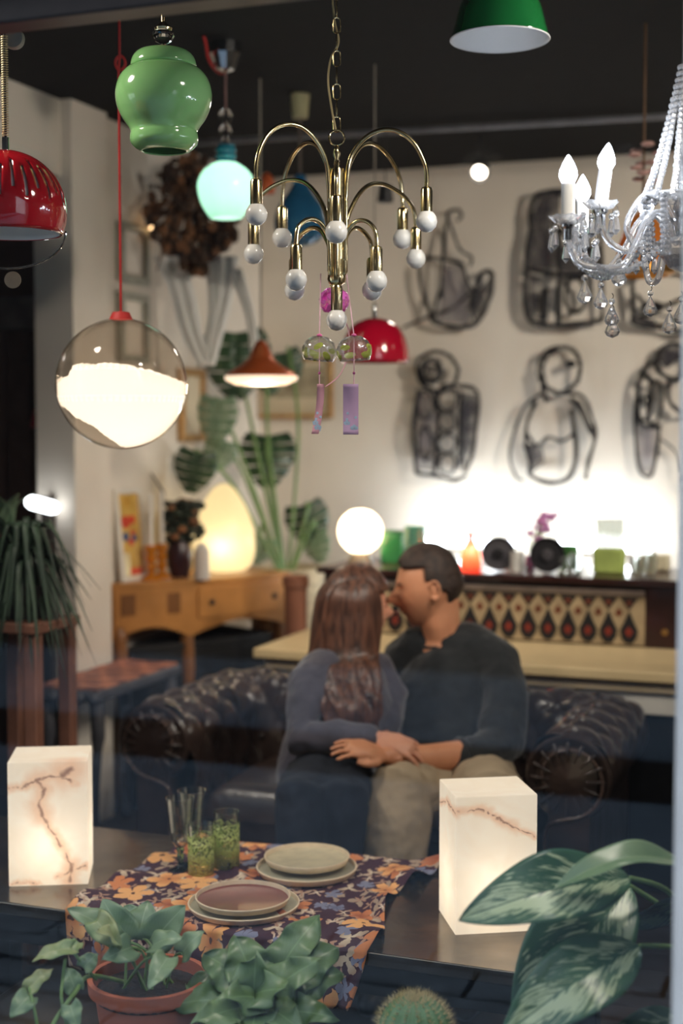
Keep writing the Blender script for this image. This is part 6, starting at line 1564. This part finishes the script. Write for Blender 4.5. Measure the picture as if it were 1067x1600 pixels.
m.tube([P(543, 1022, 4.27), P(540, 1045, 4.26), P(536, 1085, 4.24), P(522, 1145, 4.2), P(508, 1205, 4.16), P(505, 1228, 4.14)], [.065, .115, .150, .135, .145, .14], 26, flat=.82, nrm=FH)
m.tube([P(540, 1040, 4.24), P(510, 1050, 4.18), sW, lerp(sW, eW, .5), eW-V((0, 0, .006)), lerp(eW, wW, .5), lerp(eW, wW, .93)], [.07, .075, .072, .062, .056, .050, .038], 20)
m.tube([P(545, 1040, 4.28), P(585, 1052, 4.32), P(604, 1085, 4.3), P(600, 1135, 4.22)], [.07, .07, .066, .05], 20)
ob('sweater', m, mt_sw, wom, remesh=.006, wrinkle=.018, smooth=180)
mt_jean = pm('dark_jeans', (27, 32, 42), .9, var=.15, ns=12, bump=.12, bs=220)
m = M()
for h_, k_, a_ in ((hA, kA, aA), (hB, kB, aB)): m.tube([h_, lerp(h_, k_, .5), k_, lerp(k_, a_, .3), lerp(k_, a_, .95)], [.105, .092, .072, .066, .052], 22)
m.tube([P(506, 1205, 4.15), P(510, 1240, 4.1)], [.14, .135], 18, flat=.8, nrm=FH)
ob('jeans', m, mt_jean, wom, remesh=.007, wrinkle=.014, smooth=180)
for a_ in (aA, aB):
    m = M(); b = V((a_.x, a_.y, 0)); m.tube([b+V((.01, .04, .045)), b+V((0, 0, .05)), b+V((-.01, -.07, .04)), b+V((-.015, -.13, .03))], [.036, .042, .038, .028], 16); ob('shoe', m, mt_shoe, wom, remesh=.006)
# hair
m = M()
def ghw(q): return .016+.006*max(0, q.z/.1)
def keepw(q): return not (q.y > .055 and q.z < .07 and abs(q.x) < .06)
head(m, HW-fw_*.006+uw*.004, fw_, uw, kw*1.06)   # filled core under the tresses
m2 = M()
R = random.Random(21); top = HW+uw*.118
for i in range(150):
    a_ = R.uniform(0, 2*pi); dx, dy = cos(a_), sin(a_)      # dx along face fwd, dy along r
    if dx > .42: 
        if dx > .62: continue
    rad = 1.0
    p0 = top+f*(.02*dx)+r*(.03*dy)-f*.01
    p1 = HW+f*(.082*dx-.012)*1.0+r*(.080*dy)+u*.062
    p2 = HW+f*(.100*dx-.018)+r*(.096*dy)-u*.015
    p3 = HW+f*(.100*dx-.030)+r*(.098*dy)+V((0, 0, -.12))-FH*.018
    ln = R.uniform(.31, .42); wv = R.uniform(.006, .014); ph = R.uniform(0, 6)
    base_ = [p0, p1, p2, p3]
    for q in range(1, 6):
        fr_ = q/5; zc_ = -.12-(ln-.12)*fr_
        base_.append(HW+f*((.104-.012*fr_)*dx-.034+wv*sin(ph+fr_*9))+r*((.104+.01*fr_)*dy+wv*cos(ph+fr_*8))+V((0, 0, zc_))-FH*(.02+.115*min(1, fr_*1.6))+RH*(-.004*fr_))
    pts = spline(base_, 5); n_ = len(pts)
    m2.tube(pts, [(.006+.010*min(1, q*6/n_))*(1 if q < n_*.72 else max(.12, 1-(q-n_*.72)/(n_*.28))) for q in range(n_)], 8)
ob('hair', m2, mt_hairw, wom, remesh=.0042, smooth=180)
# hair crown shell so that no scalp shows
mh = M(); head(mh, HW, fw_, uw, kw, grow=lambda q: .012+.006*max(0, q.z/.1), keep=lambda q: q.z > .05 or (q.y < .03) ); ob('hair_crown', mh, mt_hairw, wom, smooth=180, solid=.008)
